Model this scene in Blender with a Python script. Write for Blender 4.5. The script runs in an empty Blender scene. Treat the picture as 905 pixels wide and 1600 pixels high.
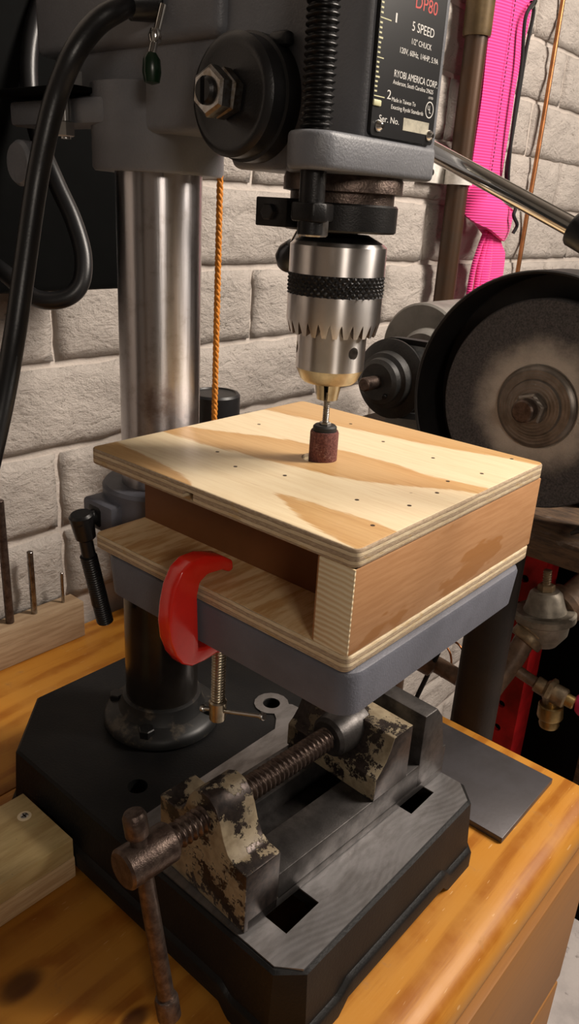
import bpy, bmesh, math, random
from mathutils import Vector, Matrix, noise
random.seed(7)
PI = math.pi
S = 0.01                                   # builders work in centimetres, Blender in metres
scene = bpy.context.scene
COL = scene.collection

# ------------------------------------------------------------------ camera, world, lights, exposure
cam_d = bpy.data.cameras.new('camera'); cam = bpy.data.objects.new('camera', cam_d); COL.objects.link(cam)
cam_d.sensor_fit = 'HORIZONTAL'; cam_d.sensor_width = 36.0; cam_d.lens = 1204.98 / 905 * 36.0
cam_d.clip_start = 0.01; cam_d.clip_end = 50
YAW, PIT, ROL = math.radians(129.947), math.radians(21.624), math.radians(3.442)
_d = Vector((math.cos(YAW)*math.cos(PIT), math.sin(YAW)*math.cos(PIT), -math.sin(PIT)))
_r = Vector((math.sin(YAW), -math.cos(YAW), 0)); _u = _r.cross(_d)
_r2 = math.cos(ROL)*_r + math.sin(ROL)*_u; _u2 = -math.sin(ROL)*_r + math.cos(ROL)*_u
cam.matrix_world = Matrix(((_r2.x, _u2.x, -_d.x, .34674), (_r2.y, _u2.y, -_d.y, -.28957), (_r2.z, _u2.z, -_d.z, .38381), (0, 0, 0, 1)))
scene.camera = cam

world = bpy.data.worlds.new('room_ambient'); scene.world = world; world.use_nodes = True
world.node_tree.nodes['Background'].inputs['Color'].default_value = (.95, .86, .78, 1)
world.node_tree.nodes['Background'].inputs['Strength'].default_value = .015

def area(name, loc, target, sx, sy, power, col):
    l = bpy.data.lights.new(name, 'AREA'); l.shape = 'RECTANGLE'; l.size = sx*S; l.size_y = sy*S; l.energy = power; l.color = col
    o = bpy.data.objects.new(name, l); COL.objects.link(o); o.location = Vector(loc)*S
    o.rotation_euler = (Vector(target) - Vector(loc)).to_track_quat('-Z', 'Y').to_euler(); return o
area('ceiling_tube_light', (84, 76, 118), (8, 22, 15), 24, 100, 37, (1.0, .89, .78))
area('shop_lamp', (130, -79, 78), (0, 5, 22), 26, 26, 4.3, (1.0, .88, .76))
vs = scene.view_settings
vs.view_transform = 'Standard'; vs.look = 'None'; vs.gamma = 1; vs.exposure = 0.0; vs.use_curve_mapping = False

# ------------------------------------------------------------------ material helpers
class N:
    """a float socket with arithmetic"""
    nt = None
    def __init__(s, sock): s.s = sock
    @staticmethod
    def op(o, *a, clamp=False):
        n = N.nt.nodes.new('ShaderNodeMath'); n.operation = o; n.use_clamp = clamp
        for i, v in enumerate(a):
            if isinstance(v, N): N.nt.links.new(v.s, n.inputs[i])
            else: n.inputs[i].default_value = v
        return N(n.outputs[0])
    def __add__(a, b): return N.op('ADD', a, b)
    __radd__ = __add__
    def __sub__(a, b): return N.op('SUBTRACT', a, b)
    def __rsub__(a, b): return N.op('SUBTRACT', b, a)
    def __mul__(a, b): return N.op('MULTIPLY', a, b)
    __rmul__ = __mul__
    def __truediv__(a, b): return N.op('DIVIDE', a, b)
    def abs(a): return N.op('ABSOLUTE', a)
    def sin(a): return N.op('SINE', a)
    def frac(a): return N.op('FRACT', a)
    def floor(a): return N.op('FLOOR', a)
    def pow(a, b): return N.op('POWER', a, b)
    def max(a, b): return N.op('MAXIMUM', a, b)
    def min(a, b): return N.op('MINIMUM', a, b)
    def step(a, lo, hi):
        n = N.nt.nodes.new('ShaderNodeMapRange'); n.interpolation_type = 'SMOOTHSTEP'
        N.nt.links.new(a.s, n.inputs[0]); n.inputs[1].default_value = lo; n.inputs[2].default_value = hi
        return N(n.outputs[0])
    def curve(a, pts, x0, x1, y0, y1):
        n = N.nt.nodes.new('ShaderNodeFloatCurve'); c = n.mapping.curves[0]
        q = [((x-x0)/(x1-x0), (y-y0)/(y1-y0)) for x, y in pts]
        while len(c.points) < len(q): c.points.new(.5, .5)
        for pnt, v in zip(c.points, sorted(q)): pnt.location = v
        n.mapping.update()
        N.nt.links.new(((a-x0)/(x1-x0)).s, n.inputs['Value'])
        return N(n.outputs[0])*(y1-y0)+y0

class Mat:
    def __init__(s, name, rough=.5, metal=0., spec=.5, coat=0.):
        s.m = bpy.data.materials.new(name); s.m.use_nodes = True; s.nt = s.m.node_tree; N.nt = s.nt
        s.b = s.nt.nodes['Principled BSDF']
        s.b.inputs['Roughness'].default_value = rough; s.b.inputs['Metallic'].default_value = metal
        s.b.inputs['Specular IOR Level'].default_value = spec; s.b.inputs['Coat Weight'].default_value = coat
        s.b.inputs['Coat Roughness'].default_value = .12
        tc = s.nt.nodes.new('ShaderNodeTexCoord'); mp = s.nt.nodes.new('ShaderNodeMapping')
        mp.inputs['Scale'].default_value = (100, 100, 100); s.nt.links.new(tc.outputs['Object'], mp.inputs[0])
        s.vec = mp.outputs[0]; sp = s.nt.nodes.new('ShaderNodeSeparateXYZ'); s.nt.links.new(s.vec, sp.inputs[0])
        s.x, s.y, s.z = N(sp.outputs[0]), N(sp.outputs[1]), N(sp.outputs[2]); s.tc = tc
    def turned(s, aniso=.8):
        t = s.nt.nodes.new('ShaderNodeTangent'); t.direction_type = 'RADIAL'; t.axis = 'Z'
        s.nt.links.new(t.outputs[0], s.b.inputs['Tangent']); s.b.inputs['Anisotropic'].default_value = aniso; s.b.inputs['Anisotropic Rotation'].default_value = .25
        return s
    def normal(s):
        sp = s.nt.nodes.new('ShaderNodeSeparateXYZ'); s.nt.links.new(s.tc.outputs['Normal'], sp.inputs[0])
        return N(sp.outputs[0]), N(sp.outputs[1]), N(sp.outputs[2])
    def rnd(s):
        return N(s.nt.nodes.new('ShaderNodeObjectInfo').outputs['Random'])
    def noise(s, scale=1., detail=4., rough=.55, stretch=(1, 1, 1), off=None, dist=0.):
        mp = s.nt.nodes.new('ShaderNodeMapping'); s.nt.links.new(s.vec, mp.inputs[0]); mp.inputs['Scale'].default_value = stretch
        n = s.nt.nodes.new('ShaderNodeTexNoise'); n.inputs['Scale'].default_value = scale; n.inputs['Detail'].default_value = detail
        n.inputs['Roughness'].default_value = rough; n.inputs['Distortion'].default_value = dist
        if off is not None:
            cb = s.nt.nodes.new('ShaderNodeCombineXYZ'); k = off*53.0
            for i in range(3): s.nt.links.new(k.s, cb.inputs[i])
            va = s.nt.nodes.new('ShaderNodeVectorMath'); va.operation = 'ADD'
            s.nt.links.new(mp.outputs[0], va.inputs[0]); s.nt.links.new(cb.outputs[0], va.inputs[1]); s.nt.links.new(va.outputs[0], n.inputs['Vector'])
        else: s.nt.links.new(mp.outputs[0], n.inputs['Vector'])
        return N(n.outputs['Fac'])
    def mix(s, f, a, b):
        n = s.nt.nodes.new('ShaderNodeMix'); n.data_type = 'RGBA'
        if isinstance(f, N): s.nt.links.new(f.s, n.inputs[0])
        else: n.inputs[0].default_value = f
        for v, i in ((a, 6), (b, 7)):
            if isinstance(v, tuple): n.inputs[i].default_value = (*v, 1)
            else: s.nt.links.new(v, n.inputs[i])
        return n.outputs[2]
    def color(s, c):
        if isinstance(c, tuple): s.b.inputs['Base Color'].default_value = (*c, 1)
        else: s.nt.links.new(c, s.b.inputs['Base Color'])
        return s
    def rough(s, v): s.nt.links.new(v.s, s.b.inputs['Roughness']); return s
    def metal(s, v): s.nt.links.new(v.s, s.b.inputs['Metallic']); return s
    def bump(s, h, dist=.05, strength=1.):
        n = s.nt.nodes.new('ShaderNodeBump'); n.inputs['Distance'].default_value = dist*S; n.inputs['Strength'].default_value = strength
        s.nt.links.new(h.s, n.inputs['Height']); s.nt.links.new(n.outputs[0], s.b.inputs['Normal']); return s

M = {}
def simple(name, col, rough=.5, metal=0., var=.25, nscale=1.2, bump=0., bscale=12., spec=.5, coat=0., col2=None):
    m = Mat(name, rough, metal, spec, coat)
    c2 = col2 or tuple(c*(1-var) for c in col)
    m.color(m.mix(m.noise(nscale, 5, .6).step(.35, .68), col, c2))
    if bump: m.bump(m.noise(bscale, 3, .6), bump)
    M[name] = m.m; return m
def hexc(h):
    v = [int(h[i:i+2], 16)/255 for i in (0, 2, 4)]
    return tuple((c/12.92 if c < .04045 else ((c+.055)/1.055)**2.4) for c in v)

simple('gray_casting', (.155, .16, .175), .42, 0, .12, .5, .02, 9)
simple('table_gray', (.125, .13, .158), .5, 0, .2, .35, .02, 10)
simple('black_paint', (.0065, .0065, .007), .5, 0, .3, .4, .02, 6, spec=.2, col2=(.010, .0095, .009))
simple('black_plastic', (.012, .012, .013), .34, 0, .2, .6, .008, 12)
simple('motor_black', (.0022, .0024, .0024), .8, 0, .2, .4, spec=.06)
simple('black_oxide', (.022, .021, .021), .38, .55, .4, 1.5, .01, 14)
simple('chrome', (.80, .78, .74), .13, 1, .1, 2)
simple('nut_steel', (.42, .41, .40), .3, 1, .5, 2.5, .006, 10, col2=(.20, .16, .12))
simple('chuck_steel', (.78, .75, .73), .34, 1, .12, .7).turned(.85)
simple('brassy_steel', (.50, .44, .33), .34, 1, .3, 1.5)
simple('bolt_zinc', (.55, .54, .52), .3, 1, .2, 1)
simple('rusty_dark', (.155, .115, .095), .4, .85, .5, 2.2, .02, 9, col2=(.075, .052, .044))
simple('red_enamel', (.78, .022, .012), .22, 0, .15, .5, .006, 3, coat=.5)
simple('rubber_cord', (.010, .010, .011), .36, 0, .2, .8, .006, 9)
simple('orange_cord', (.74, .27, .025), .7, 0, .3, 4)
simple('black_string', (.008, .008, .008), .8, 0, .2, 4)
simple('canister_black', (.013, .013, .014), .42)
simple('pipe_brown', (.068, .032, .014), .42, .35, .45, .22, .01, 6, col2=(.05, .03, .018))
simple('coupling_brown', (.15, .10, .045), .42, .35, .4, .4)
simple('bracket_white', (.75, .72, .67), .5)
simple('copper', (.52, .22, .09), .38, .9, .35, .5)
simple('guard_black', (.016, .015, .015), .55, .2, .4, .5, .01, 5)
simple('pulley_black', (.018, .018, .018), .5, .2, .5, .8, .02, 4, col2=(.035, .033, .030))
simple('motor_gray', (.24, .23, .21), .55, .1, .35, .4, .01, 4)
simple('belt_black', (.02, .02, .02), .6)
simple('red_frame', (.42, .010, .012), .4, 0, .4, .5)
simple('old_brass', (.36, .26, .15), .48, .6, .5, .9, .015, 6, col2=(.17, .13, .085))
simple('new_brass', (.46, .32, .13), .38, .85, .4, 1.)
simple('zinc_gray', (.34, .30, .24), .5, .4, .4, .8, .015, 5)
simple('pipe_rust', (.22, .14, .09), .55, .3, .5, .9, .02, 4)
simple('dark_post', (.020, .013, .009), .55, .1, .4, .3, .02, 4)
simple('pink_rubber', (.62, .03, .12), .5)
simple('label_black', (.011, .011, .012), .28, 0, .2, .5)
simple('ink_white', (.72, .70, .66), .5, 0, .1, 8)
simple('ink_red', (.55, .03, .02), .5, 0, .1, 8)
simple('ink_yellow', (.62, .60, .36), .5, 0, .1, 8)
simple('foil', (.62, .58, .46), .38, .5, .3, 3)
simple('drum_rubber', (.010, .010, .010), .6)
simple('green_gem', (.003, .018, .006), .3)
simple('spring_white', (.55, .45, .40), .4)
simple('room_paint', (.22, .20, .18), .8)
simple('column_shade_black', (.022, .018, .015), .22, .3, .4, .5)  # shade on the column below the table, put into the colour
simple('pencil', (.14, .12, .11), .8)
simple('nail_dark', (.06, .035, .02), .6, .3)
simple('joint_dark', (.05, .02, .006), .8)

def mat_drum():
    m = Mat('sanding_sleeve', .85)
    n = m.noise(9, 4, .7); g = m.noise(1.6, 3, .5)
    c = m.mix(n.step(.3, .75), (.085, .022, .018), (.23, .085, .07)); c = m.mix((g*n).step(.32, .42), c, (.36, .25, .21))
    m.color(c).bump(n, .05); M['sanding_sleeve'] = m.m
mat_drum()
def mat_column():
    m = Mat('column_steel', .27, 1)
    st = m.noise(3., 4, .6, (1, 1, .04)); sp = m.noise(1.1, 5, .65)
    rust = (m.noise(.5, 6, .65) + (m.z-27.2).abs()*-.10 + .22 + (m.x*.6+m.y*1.).abs()*-.10).step(.40, .80)
    c = m.mix(sp.step(.5, .75), (.56, .54, .55), (.44, .41, .40)); c = m.mix(rust*.7, c, (.16, .075, .03))
    m.turned(.8).color(c).rough(st*.22+.20+rust*.3).bump(st, .006); M['column_steel'] = m.m
mat_column()
def mat_column_low():
    m = Mat('column_steel_low', .3, 1); m.color(m.mix(m.noise(.8, 5, .6).step(.4, .7), (.30, .27, .24), (.17, .14, .115))); M['column_steel_low'] = m.m
mat_column_low()
def mat_machined():
    m = Mat('machined_iron', .42, .85)
    sw = ((m.x*1.0 + (m.y*.55).sin()*.8)*17 + m.noise(.25, 2)*5).sin()
    n = m.noise(1.1, 5, .65, (1, .35, 1))
    c = m.mix(n.step(.35, .7), (.27, .26, .26), (.17, .16, .155)); m.color(c)
    m.rough(n*.2+.34+sw*.02).bump(sw*.3+n*.6, .0035); M['machined_iron'] = m.m
mat_machined()
def mat_vise():
    m = Mat('vise_iron', .4, .8)
    n = m.noise(.9, 5, .65); m.color(m.mix(n.step(.35, .7), (.10, .093, .09), (.050, .046, .044))).rough(n*.3+.28).bump(m.noise(9, 3), .008)
    M['vise_iron'] = m.m
    m = Mat('vise_chipped_cream', .5)
    nx, ny, nz = m.normal()
    n = m.noise(1.5, 9, .78); b = m.noise(.42, 2, .5)
    ms = ((n*.7+b*.6) + (ny*-1).max(nz)*.05).step(.66, .68)*(1-(nx.abs()).step(.9, .97))
    c = m.mix(ms, m.mix(m.noise(3, 4).step(.3, .7), (.065, .05, .044), (.03, .025, .024)), m.mix(m.noise(1.5, 4).step(.4, .7), (.29, .235, .15), (.19, .145, .088)))
    m.color(c).metal((1-ms)*.7).rough(ms*.2+.36).bump(ms+m.noise(8, 3)*.2, .02); M['vise_chipped_cream'] = m.m
mat_vise()
def mat_brick():
    for nm, base, dk in (('brick_paint', (.60, .54, .49), (.27, .235, .195)), ('mortar_paint', (.57, .51, .46), (.47, .42, .36))):
        m = Mat(nm, .62, 0, .35); r = m.rnd() if nm == 'brick_paint' else None
        big = m.noise(.16, 3, .5, off=r); rough = m.noise(.62, 8, .66, (.7, .75, 1.3), off=r, dist=.6); pit = m.noise(1.9, 7, .74, (1, .8, 1.25), off=r)
        c = m.mix(big.step(.3, .75), base, tuple(v*.9 for v in base))
        spot = (pit*.6+rough*.5).step(.41, .475)
        c = m.mix((1-spot)*(.8 if nm == 'brick_paint' else .35), c, dk)
        c = m.mix(m.noise(6, 3, .6, off=r).step(.70, .76)*.7, c, (.16, .13, .10))
        h = rough*1.0 + pit*.55
        m.color(c).bump(h, .60 if nm == 'brick_paint' else .15); M[nm] = m.m
mat_brick()
def mat_bench():
    m = Mat('varnished_pine', .36, 0, .3, .0)
    r = m.rnd()
    kx = [(7.2, -3.6, 1.25), (12.9, -.7, .85), (-16., 6., .7)]
    warp = None; core = None
    for x, y, w in kx:
        d = N.op('SQRT', (m.x-x)*(m.x-x)*1.6 + (m.y-y)*(m.y-y)*.7)
        k = 1-d.step(.15*w, 1.7*w); warp = k if warp is None else warp.max(k)
    g = ((m.x + m.noise(.22, 3, .5, (1, .12, 1), off=r)*6 + warp*1.6)*3.1).sin()
    fine = m.noise(6., 4, .65, (1, .05, 1), off=r); bl = m.noise(.25, 4, .6, off=r)
    c = m.mix((g*.35+fine*.9).step(.15, .8), (.47, .20, .026), (.31, .105, .010))
    c = m.mix(bl.step(.38, .72)*.65, c, (.47, .215, .035))
    c = m.mix(warp.step(.35, .95)*.85, c, (.055, .016, .006))
    scr = m.noise(2.2, 2, .4, (3.2, .35, 1)).step(.725, .74); wear = m.noise(.5, 5, .7, off=r).step(.62, .74)
    c = m.mix(scr*.45, c, (.66, .42, .20)); c = m.mix(wear*.4, c, (.26, .14, .06))
    m.color(c).rough(bl*.25+.32+wear*.15).bump(fine*.5+g*.2, .012); M['varnished_pine'] = m.m
    m = Mat('drawer_pine', .5, 0, .18, 0.); r = m.rnd()
    g = m.noise(1.6, 4, .6, (1, .05, 1.), off=r); f = m.noise(7, 3, .6, (1, .05, 1), off=r)
    m.color(m.mix(g.step(.35, .65), (.27, .118, .03), m.mix(f, (.18, .075, .02), (.31, .145, .042)))).bump(f, .008); M['drawer_pine'] = m.m
mat_bench()
def mat_ply():
    m = Mat('plywood_face', .42, 0, .4)
    dist = m.noise(.33, 4, .55, (.35, 1, 1)) - .5
    fr = m.noise(5.5, 4, .7, (.10, 1, 1)) - .5
    xx = m.x + 12.0; yy = m.y + dist*1.0 + fr*.75
    def strip(cp, wp):
        return xx.curve(wp, 0, 24, -2, 4) - (yy - xx.curve(cp, 0, 24, -10, 10)).abs()
    s1 = strip([(0, -7.9), (24, -8.2)], [(0, 2.0), (7, 1.5), (10.5, .9), (12.2, -.6), (24, -2)])
    s2 = strip([(0, -2.8), (3.6, -2.2), (8, -1), (12, -.2), (15, .3), (17, .8), (20, 2.0), (24, 2.4)], [(0, .4), (3.6, .8), (8, 1.7), (12, 2.0), (15, 1.8), (17, 1.2), (20, .55), (24, .2)])
    s3 = strip([(0, -5.2), (13.8, -5.3), (17, -5.9), (24, -6.4)], [(0, -2), (12, -1.4), (13.8, -.1), (17, .9), (20, 1.2), (24, 1.3)])
    s4 = strip([(0, 8), (24, 10)], [(0, 3.4), (4, 3.5), (8, 3.3), (13, 2.8), (19, 1.9), (24, 1.8)])
    ms = s1.max(s2).max(s3.max(s4))
    tan = ms.step(-.10, .16); core = ms.step(.1, 1.6)
    gr = m.noise(5.5, 4, .65, (.06, 1, 1)); gs = m.noise(14, 3, .6, (.05, 1, 1))
    pale = m.mix(gr.step(.3, .75), (.80, .67, .45), (.72, .57, .36))
    tn = m.mix(gr.step(.3, .7), (.60, .375, .165), (.50, .285, .11)); tn = m.mix(core*.6*gr, tn, (.66, .46, .24))
    c = m.mix(tan, pale, tn); c = m.mix((gs.step(.66, .72))*.35, c, (.40, .23, .10))
    sp = m.noise(.9, 2, .4).step(.765, .79); c = m.mix(sp*.5, c, (.25, .13, .06))
    m.color(c).bump(gr*.4+gs*.4, .008); M['plywood_face'] = m.m
    m = Mat('plywood_face_lower', .5, 0, .4)
    g = m.noise(2.2, 4, .6, (.9, .13, 1)); f = m.noise(10, 3, .6, (1, .08, 1))
    c = m.mix(g.step(.38, .62), (.68, .50, .28), (.50, .29, .115)); m.color(m.mix(f.step(.58, .7)*.4, c, (.34, .19, .075))).bump(f, .008); M['plywood_face_lower'] = m.m
    m = Mat('plywood_edge', .7, 0, .3)
    f = m.noise(5, 4, .7, (.25, .25, 1)); z = (m.z*5.9 + m.noise(.7, 3, .5)*.5 + .2)
    ply = z.floor(); alt = (ply*.5).frac()*2; ln = (z.frac()-.5).abs().step(.40, .49)
    fs = m.noise(9, 4, .7, (.5, .5, 3))
    c = m.mix(alt, m.mix(f.step(.3, .7), (.74, .62, .43), (.60, .46, .28)), m.mix(fs.step(.3, .7), (.52, .40, .27), (.33, .24, .16)))
    c = m.mix(ln*.45, c, (.20, .13, .08)); c = m.mix(m.noise(.8, 4, .6, (1, 1, 3)).step(.60, .68)*.4, c, (.52, .33, .10))
    m.color(c).bump(fs+ln*-.5, .03); M['plywood_edge'] = m.m
    m = Mat('reddish_plywood', .5, 0, .4)
    b = m.noise(.28, 4, .6, (1, .5, 1.6)); f = m.noise(6, 4, .6, (1, .07, 1)); fk = m.noise(11, 3, .7)
    c = m.mix(f.step(.3, .7), (.46, .245, .115), (.39, .195, .085))
    c = m.mix(b.step(.56, .60)*.8, c, (.34, .145, .04)); c = m.mix((fk.step(.68, .74))*.35, c, (.24, .11, .04))
    m.color(c).bump(f, .006); M['reddish_plywood'] = m.m
    m = Mat('inner_hardboard', .6, 0, .3); b = m.noise(.5, 4); m.color(m.mix(b, (.21, .085, .028), (.16, .060, .020))); M['inner_hardboard'] = m.m
    m = Mat('pine_end_grain', .7, 0, .3)
    rg = ((m.z + m.noise(.5, 2)*.35 + m.x*.05)*26).sin(); f = m.noise(7, 4, .6, (1, 1, .4))
    c = m.mix(rg.step(-.2, .9), (.78, .66, .45), (.68, .52, .31)); m.color(c).bump(rg*.6+f*.5, .025); M['pine_end_grain'] = m.m
    m = Mat('pine_lumber', .6, 0, .35); r = m.rnd()
    f = m.noise(2.4, 5, .6, (.8, .10, 1.4), off=r); fk = m.noise(10, 3, .6, (1, .1, 1), off=r)
    c = m.mix(f.step(.35, .68), (.62, .44, .25), (.47, .30, .15)); m.color(m.mix(fk.step(.55, .75)*.3, c, (.32, .2, .1))).bump(fk, .01); M['pine_lumber'] = m.m
    m = Mat('shaded_block_wood', .65, 0, .3); f = m.noise(2.4, 5, .6, (.8, .10, 1.4)); m.color(m.mix(f.step(.35, .68), (.37, .265, .165), (.27, .18, .105))); M['shaded_block_wood'] = m.m  # darker lumber copy, the rod block's shade put into its colour
    m = Mat('stained_plywood', .55, 0, .4)
    f = m.noise(2.2, 5, .6, (1, .12, 1)); b = m.noise(.6, 5, .65)
    c = m.mix(f.step(.35, .68), (.56, .42, .20), (.43, .30, .125)); c = m.mix(b.step(.5, .72)*.6, c, (.47, .37, .16))
    ink = m.noise(4.5, 2, .4).step(.74, .76); m.color(m.mix(ink*.6, c, (.08, .07, .04))); M['stained_plywood'] = m.m
    m = Mat('worn_board', .65, 0, .3); r = m.rnd()
    f = m.noise(1.6, 6, .7, (.25, 1, 1.4)); b = m.noise(.7, 5, .65)
    c = m.mix(f.step(.35, .66), (.105, .062, .034), (.040, .025, .016)); c = m.mix(b.step(.58, .72)*.5, c, (.15, .13, .12)); m.color(c).bump(f+b*.5, .12); M['worn_board'] = m.m
mat_ply()
def mat_misc():
    m = Mat('grinding_wheel', .95, 0, .2)
    rr = N.op('SQRT', m.x*m.x+m.z*m.z); n = m.noise(7, 4, .75); b = m.noise(.6, 4, .6)
    c = m.mix(n.step(.3, .72), (.055, .052, .053), (.14, .13, .128))
    dust = (1-(rr+b*2.2-1.1).step(3.0, 5.6)); c = m.mix(dust*.95, c, (.62, .55, .47))
    m.color(c).bump(n, .10); M['grinding_wheel'] = m.m
    m = Mat('wheel_flange', .42, .7); rr = N.op('SQRT', m.x*m.x+m.z*m.z); g = (rr*26+m.noise(1.2)*3).sin(); n = m.noise(1., 4)
    m.color(m.mix(n.step(.35, .7), (.26, .23, .20), (.17, .145, .12))).bump(g, .006); M['wheel_flange'] = m.m
    m = Mat('pink_webbing', .75, 0, .3)
    w = (m.z*19).sin(); f = m.noise(9, 2); c = m.mix(w.step(-.6, .7), (.80, .028, .22), (.98, .075, .36)); m.color(c).bump(w+f*.3, .025)
    m.b.inputs['Sheen Weight'].default_value = .25; M['pink_webbing'] = m.m
    m = Mat('steel_plate', .42, .6); n = m.noise(.35, 5, .65); f = m.noise(4, 3)
    m.color(m.mix(n.step(.35, .7), (.10, .094, .10), (.075, .069, .071))).rough(n*.2+.32).bump(f, .004); M['steel_plate'] = m.m
    m = Mat('concrete', .8, 0, .3); n = m.noise(.10, 6, .65); f = m.noise(.35, 5, .7)
    c = m.mix(n.step(.35, .65), (.52, .48, .46), (.38, .35, .34)); c = m.mix(f.step(.58, .66)*.6, c, (.16, .13, .12)); m.color(c).bump(f, .1); M['concrete'] = m.m
    m = Mat('flange_paint', .45); n = m.noise(.7, 5, .65); nx, ny, nz = m.normal()
    m.color(m.mix((n+nz*.05).step(.56, .72)*.6, (.007, .007, .007), (.10, .08, .055))); M['flange_paint'] = m.m
mat_misc()

# ------------------------------------------------------------------ mesh helpers (centimetres)
ORG = {}
def root_of(o):
    while o.parent: o = o.parent
    return o
def finish(name, bm, mat, parent=None, ang=35, origin=None):
    if not isinstance(mat, (list, tuple)): mat = [mat]
    bmesh.ops.recalc_face_normals(bm, faces=bm.faces[:])
    for f in bm.faces: f.smooth = True
    if parent is not None: org = Vector(ORG[root_of(parent).name])
    elif origin is not None: org = Vector(origin)
    else:
        xs = [v.co for v in bm.verts]
        org = Vector(((min(v.x for v in xs)+max(v.x for v in xs))/2, (min(v.y for v in xs)+max(v.y for v in xs))/2, min(v.z for v in xs)))
    for v in bm.verts: v.co = (v.co-org)*S
    me = bpy.data.meshes.new(name); bm.to_mesh(me); bm.free()
    me.set_sharp_from_angle(angle=math.radians(ang))
    for m in mat: me.materials.append(M[m])
    o = bpy.data.objects.new(name, me); COL.objects.link(o)
    if parent is not None: o.parent = parent
    else: o.location = org*S; ORG[o.name] = tuple(org)
    return o
def thing(name, label, cat, loc=(0, 0, 0), rotz=0, group=None, local=False):
    o = bpy.data.objects.new(name, None); COL.objects.link(o); o.empty_display_size = .03
    o.location = Vector(loc)*S; o.rotation_euler = (0, 0, rotz); o['label'] = label; o['category'] = cat
    if group: o['group'] = group
    ORG[o.name] = (0, 0, 0) if local else tuple(loc)
    return o
def tag(o, label, cat, group=None):
    o['label'] = label; o['category'] = cat
    if group: o['group'] = group
    return o
def struct(o): o['kind'] = 'structure'; return o
def bevel(bm, w, ang=30, seg=2, faces=None):
    es = [e for e in bm.edges if len(e.link_faces) == 2 and e.calc_face_angle(0) > math.radians(ang)]
    if w > 0 and es: bmesh.ops.bevel(bm, geom=es, offset=w, segments=seg, affect='EDGES', profile=.5, clamp_overlap=True)
    return bm
def box(x0, x1, y0, y1, z0, z1, bev=0., bm=None, seg=2):
    b = bmesh.new(); v = [b.verts.new((x, y, z)) for x in (x0, x1) for y in (y0, y1) for z in (z0, z1)]
    for f in ((0, 1, 3, 2), (4, 6, 7, 5), (0, 4, 5, 1), (2, 3, 7, 6), (0, 2, 6, 4), (1, 5, 7, 3)): b.faces.new([v[i] for i in f])
    bmesh.ops.recalc_face_normals(b, faces=b.faces[:])
    if bev: bevel(b, bev, seg=seg)
    return merge(bm, b)
def merge(a, b):
    if a is None: return b
    me = bpy.data.meshes.new('tmp'); b.to_mesh(me); b.free(); a.from_mesh(me); bpy.data.meshes.remove(me); return a
AX = {'x': lambda u, v, w: (w, u, v), 'y': lambda u, v, w: (u, w, v), 'z': lambda u, v, w: (u, v, w)}
def prism(poly, axis, a0, a1, bev=0., bm=None, seg=2):
    b = bmesh.new(); f = AX[axis]
    lo = [b.verts.new(f(u, v, a0)) for u, v in poly]; hi = [b.verts.new(f(u, v, a1)) for u, v in poly]
    n = len(poly); b.faces.new(lo); b.faces.new(hi[::-1])
    for i in range(n): b.faces.new((lo[i], hi[i], hi[(i+1) % n], lo[(i+1) % n]))
    bmesh.ops.recalc_face_normals(b, faces=b.faces[:])
    if bev: bevel(b, bev, seg=seg)
    return merge(bm, b)
def frame(d):
    d = Vector(d).normalized(); a = Vector((0, 0, 1)) if abs(d.z) < .9 else Vector((1, 0, 0))
    u = a.cross(d).normalized(); return d, u, d.cross(u)
def lathe(prof, c=(0, 0, 0), axis=(0, 0, 1), seg=48, bm=None, a0=0., a1=2*PI):
    """prof: (r, h) pairs along axis"""
    b = bmesh.new(); d, u, w = frame(axis); c = Vector(c); full = abs(a1-a0-2*PI) < 1e-6
    rows = []; ns = seg if full else seg+1
    for r, h in prof:
        if r < 1e-6: rows.append([b.verts.new(c+d*h)])
        else: rows.append([b.verts.new(c+d*h+(u*math.cos(a0+(a1-a0)*i/seg)+w*math.sin(a0+(a1-a0)*i/seg))*r) for i in range(ns)])
    for p, q in zip(rows[:-1], rows[1:]):
        for i in range(seg):
            j = (i+1) % ns
            if len(p) == 1 and len(q) == 1: continue
            if len(p) == 1: b.faces.new((p[0], q[j], q[i]))
            elif len(q) == 1: b.faces.new((p[i], p[j], q[0]))
            else: b.faces.new((p[i], p[j], q[j], q[i]))
    return merge(bm, b)
def cyl(p0, p1, r, r1=None, seg=24, ch=0., bm=None):
    p0, p1 = Vector(p0), Vector(p1); L = (p1-p0).length; r1 = r if r1 is None else r1
    pr = [(0, 0), (r-ch, 0), (r, ch), (r1, L-ch), (r1-ch, L), (0, L)] if ch else [(0, 0), (r, 0), (r1, L), (0, L)]
    return lathe(pr, p0, p1-p0, seg, bm)
def hexnut(p0, p1, af, hole=0., bm=None, rot=0.):
    p0, p1 = Vector(p0), Vector(p1); d, u, w = frame(p1-p0); L = (p1-p0).length; R = af/math.sqrt(3); ch = .12*af
    b = bmesh.new(); rows = []
    for r, h in ((R*.86, 0), (R, ch*.5), (R, L-ch*.5), (R*.86, L)):
        rows.append([b.verts.new(p0+d*h+(u*math.cos(rot+i*PI/3)+w*math.sin(rot+i*PI/3))*r) for i in range(6)])
    b.faces.new(rows[0]); b.faces.new(rows[-1][::-1])
    for p, q in zip(rows[:-1], rows[1:]):
        for i in range(6): b.faces.new((p[i], p[(i+1) % 6], q[(i+1) % 6], q[i]))
    return merge(bm, b)
def smooth_path(pts, sub=8):
    P = [Vector(p) for p in pts]; P = [P[0]*2-P[1]]+P+[P[-1]*2-P[-2]]; out = []
    for i in range(1, len(P)-2):
        a, b, c, d = P[i-1:i+3]
        for k in range(sub):
            t = k/sub; out.append(.5*((2*b)+(c-a)*t+(2*a-5*b+4*c-d)*t*t+(3*b-a-3*c+d)*t**3))
    out.append(P[-2]); return out
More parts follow.
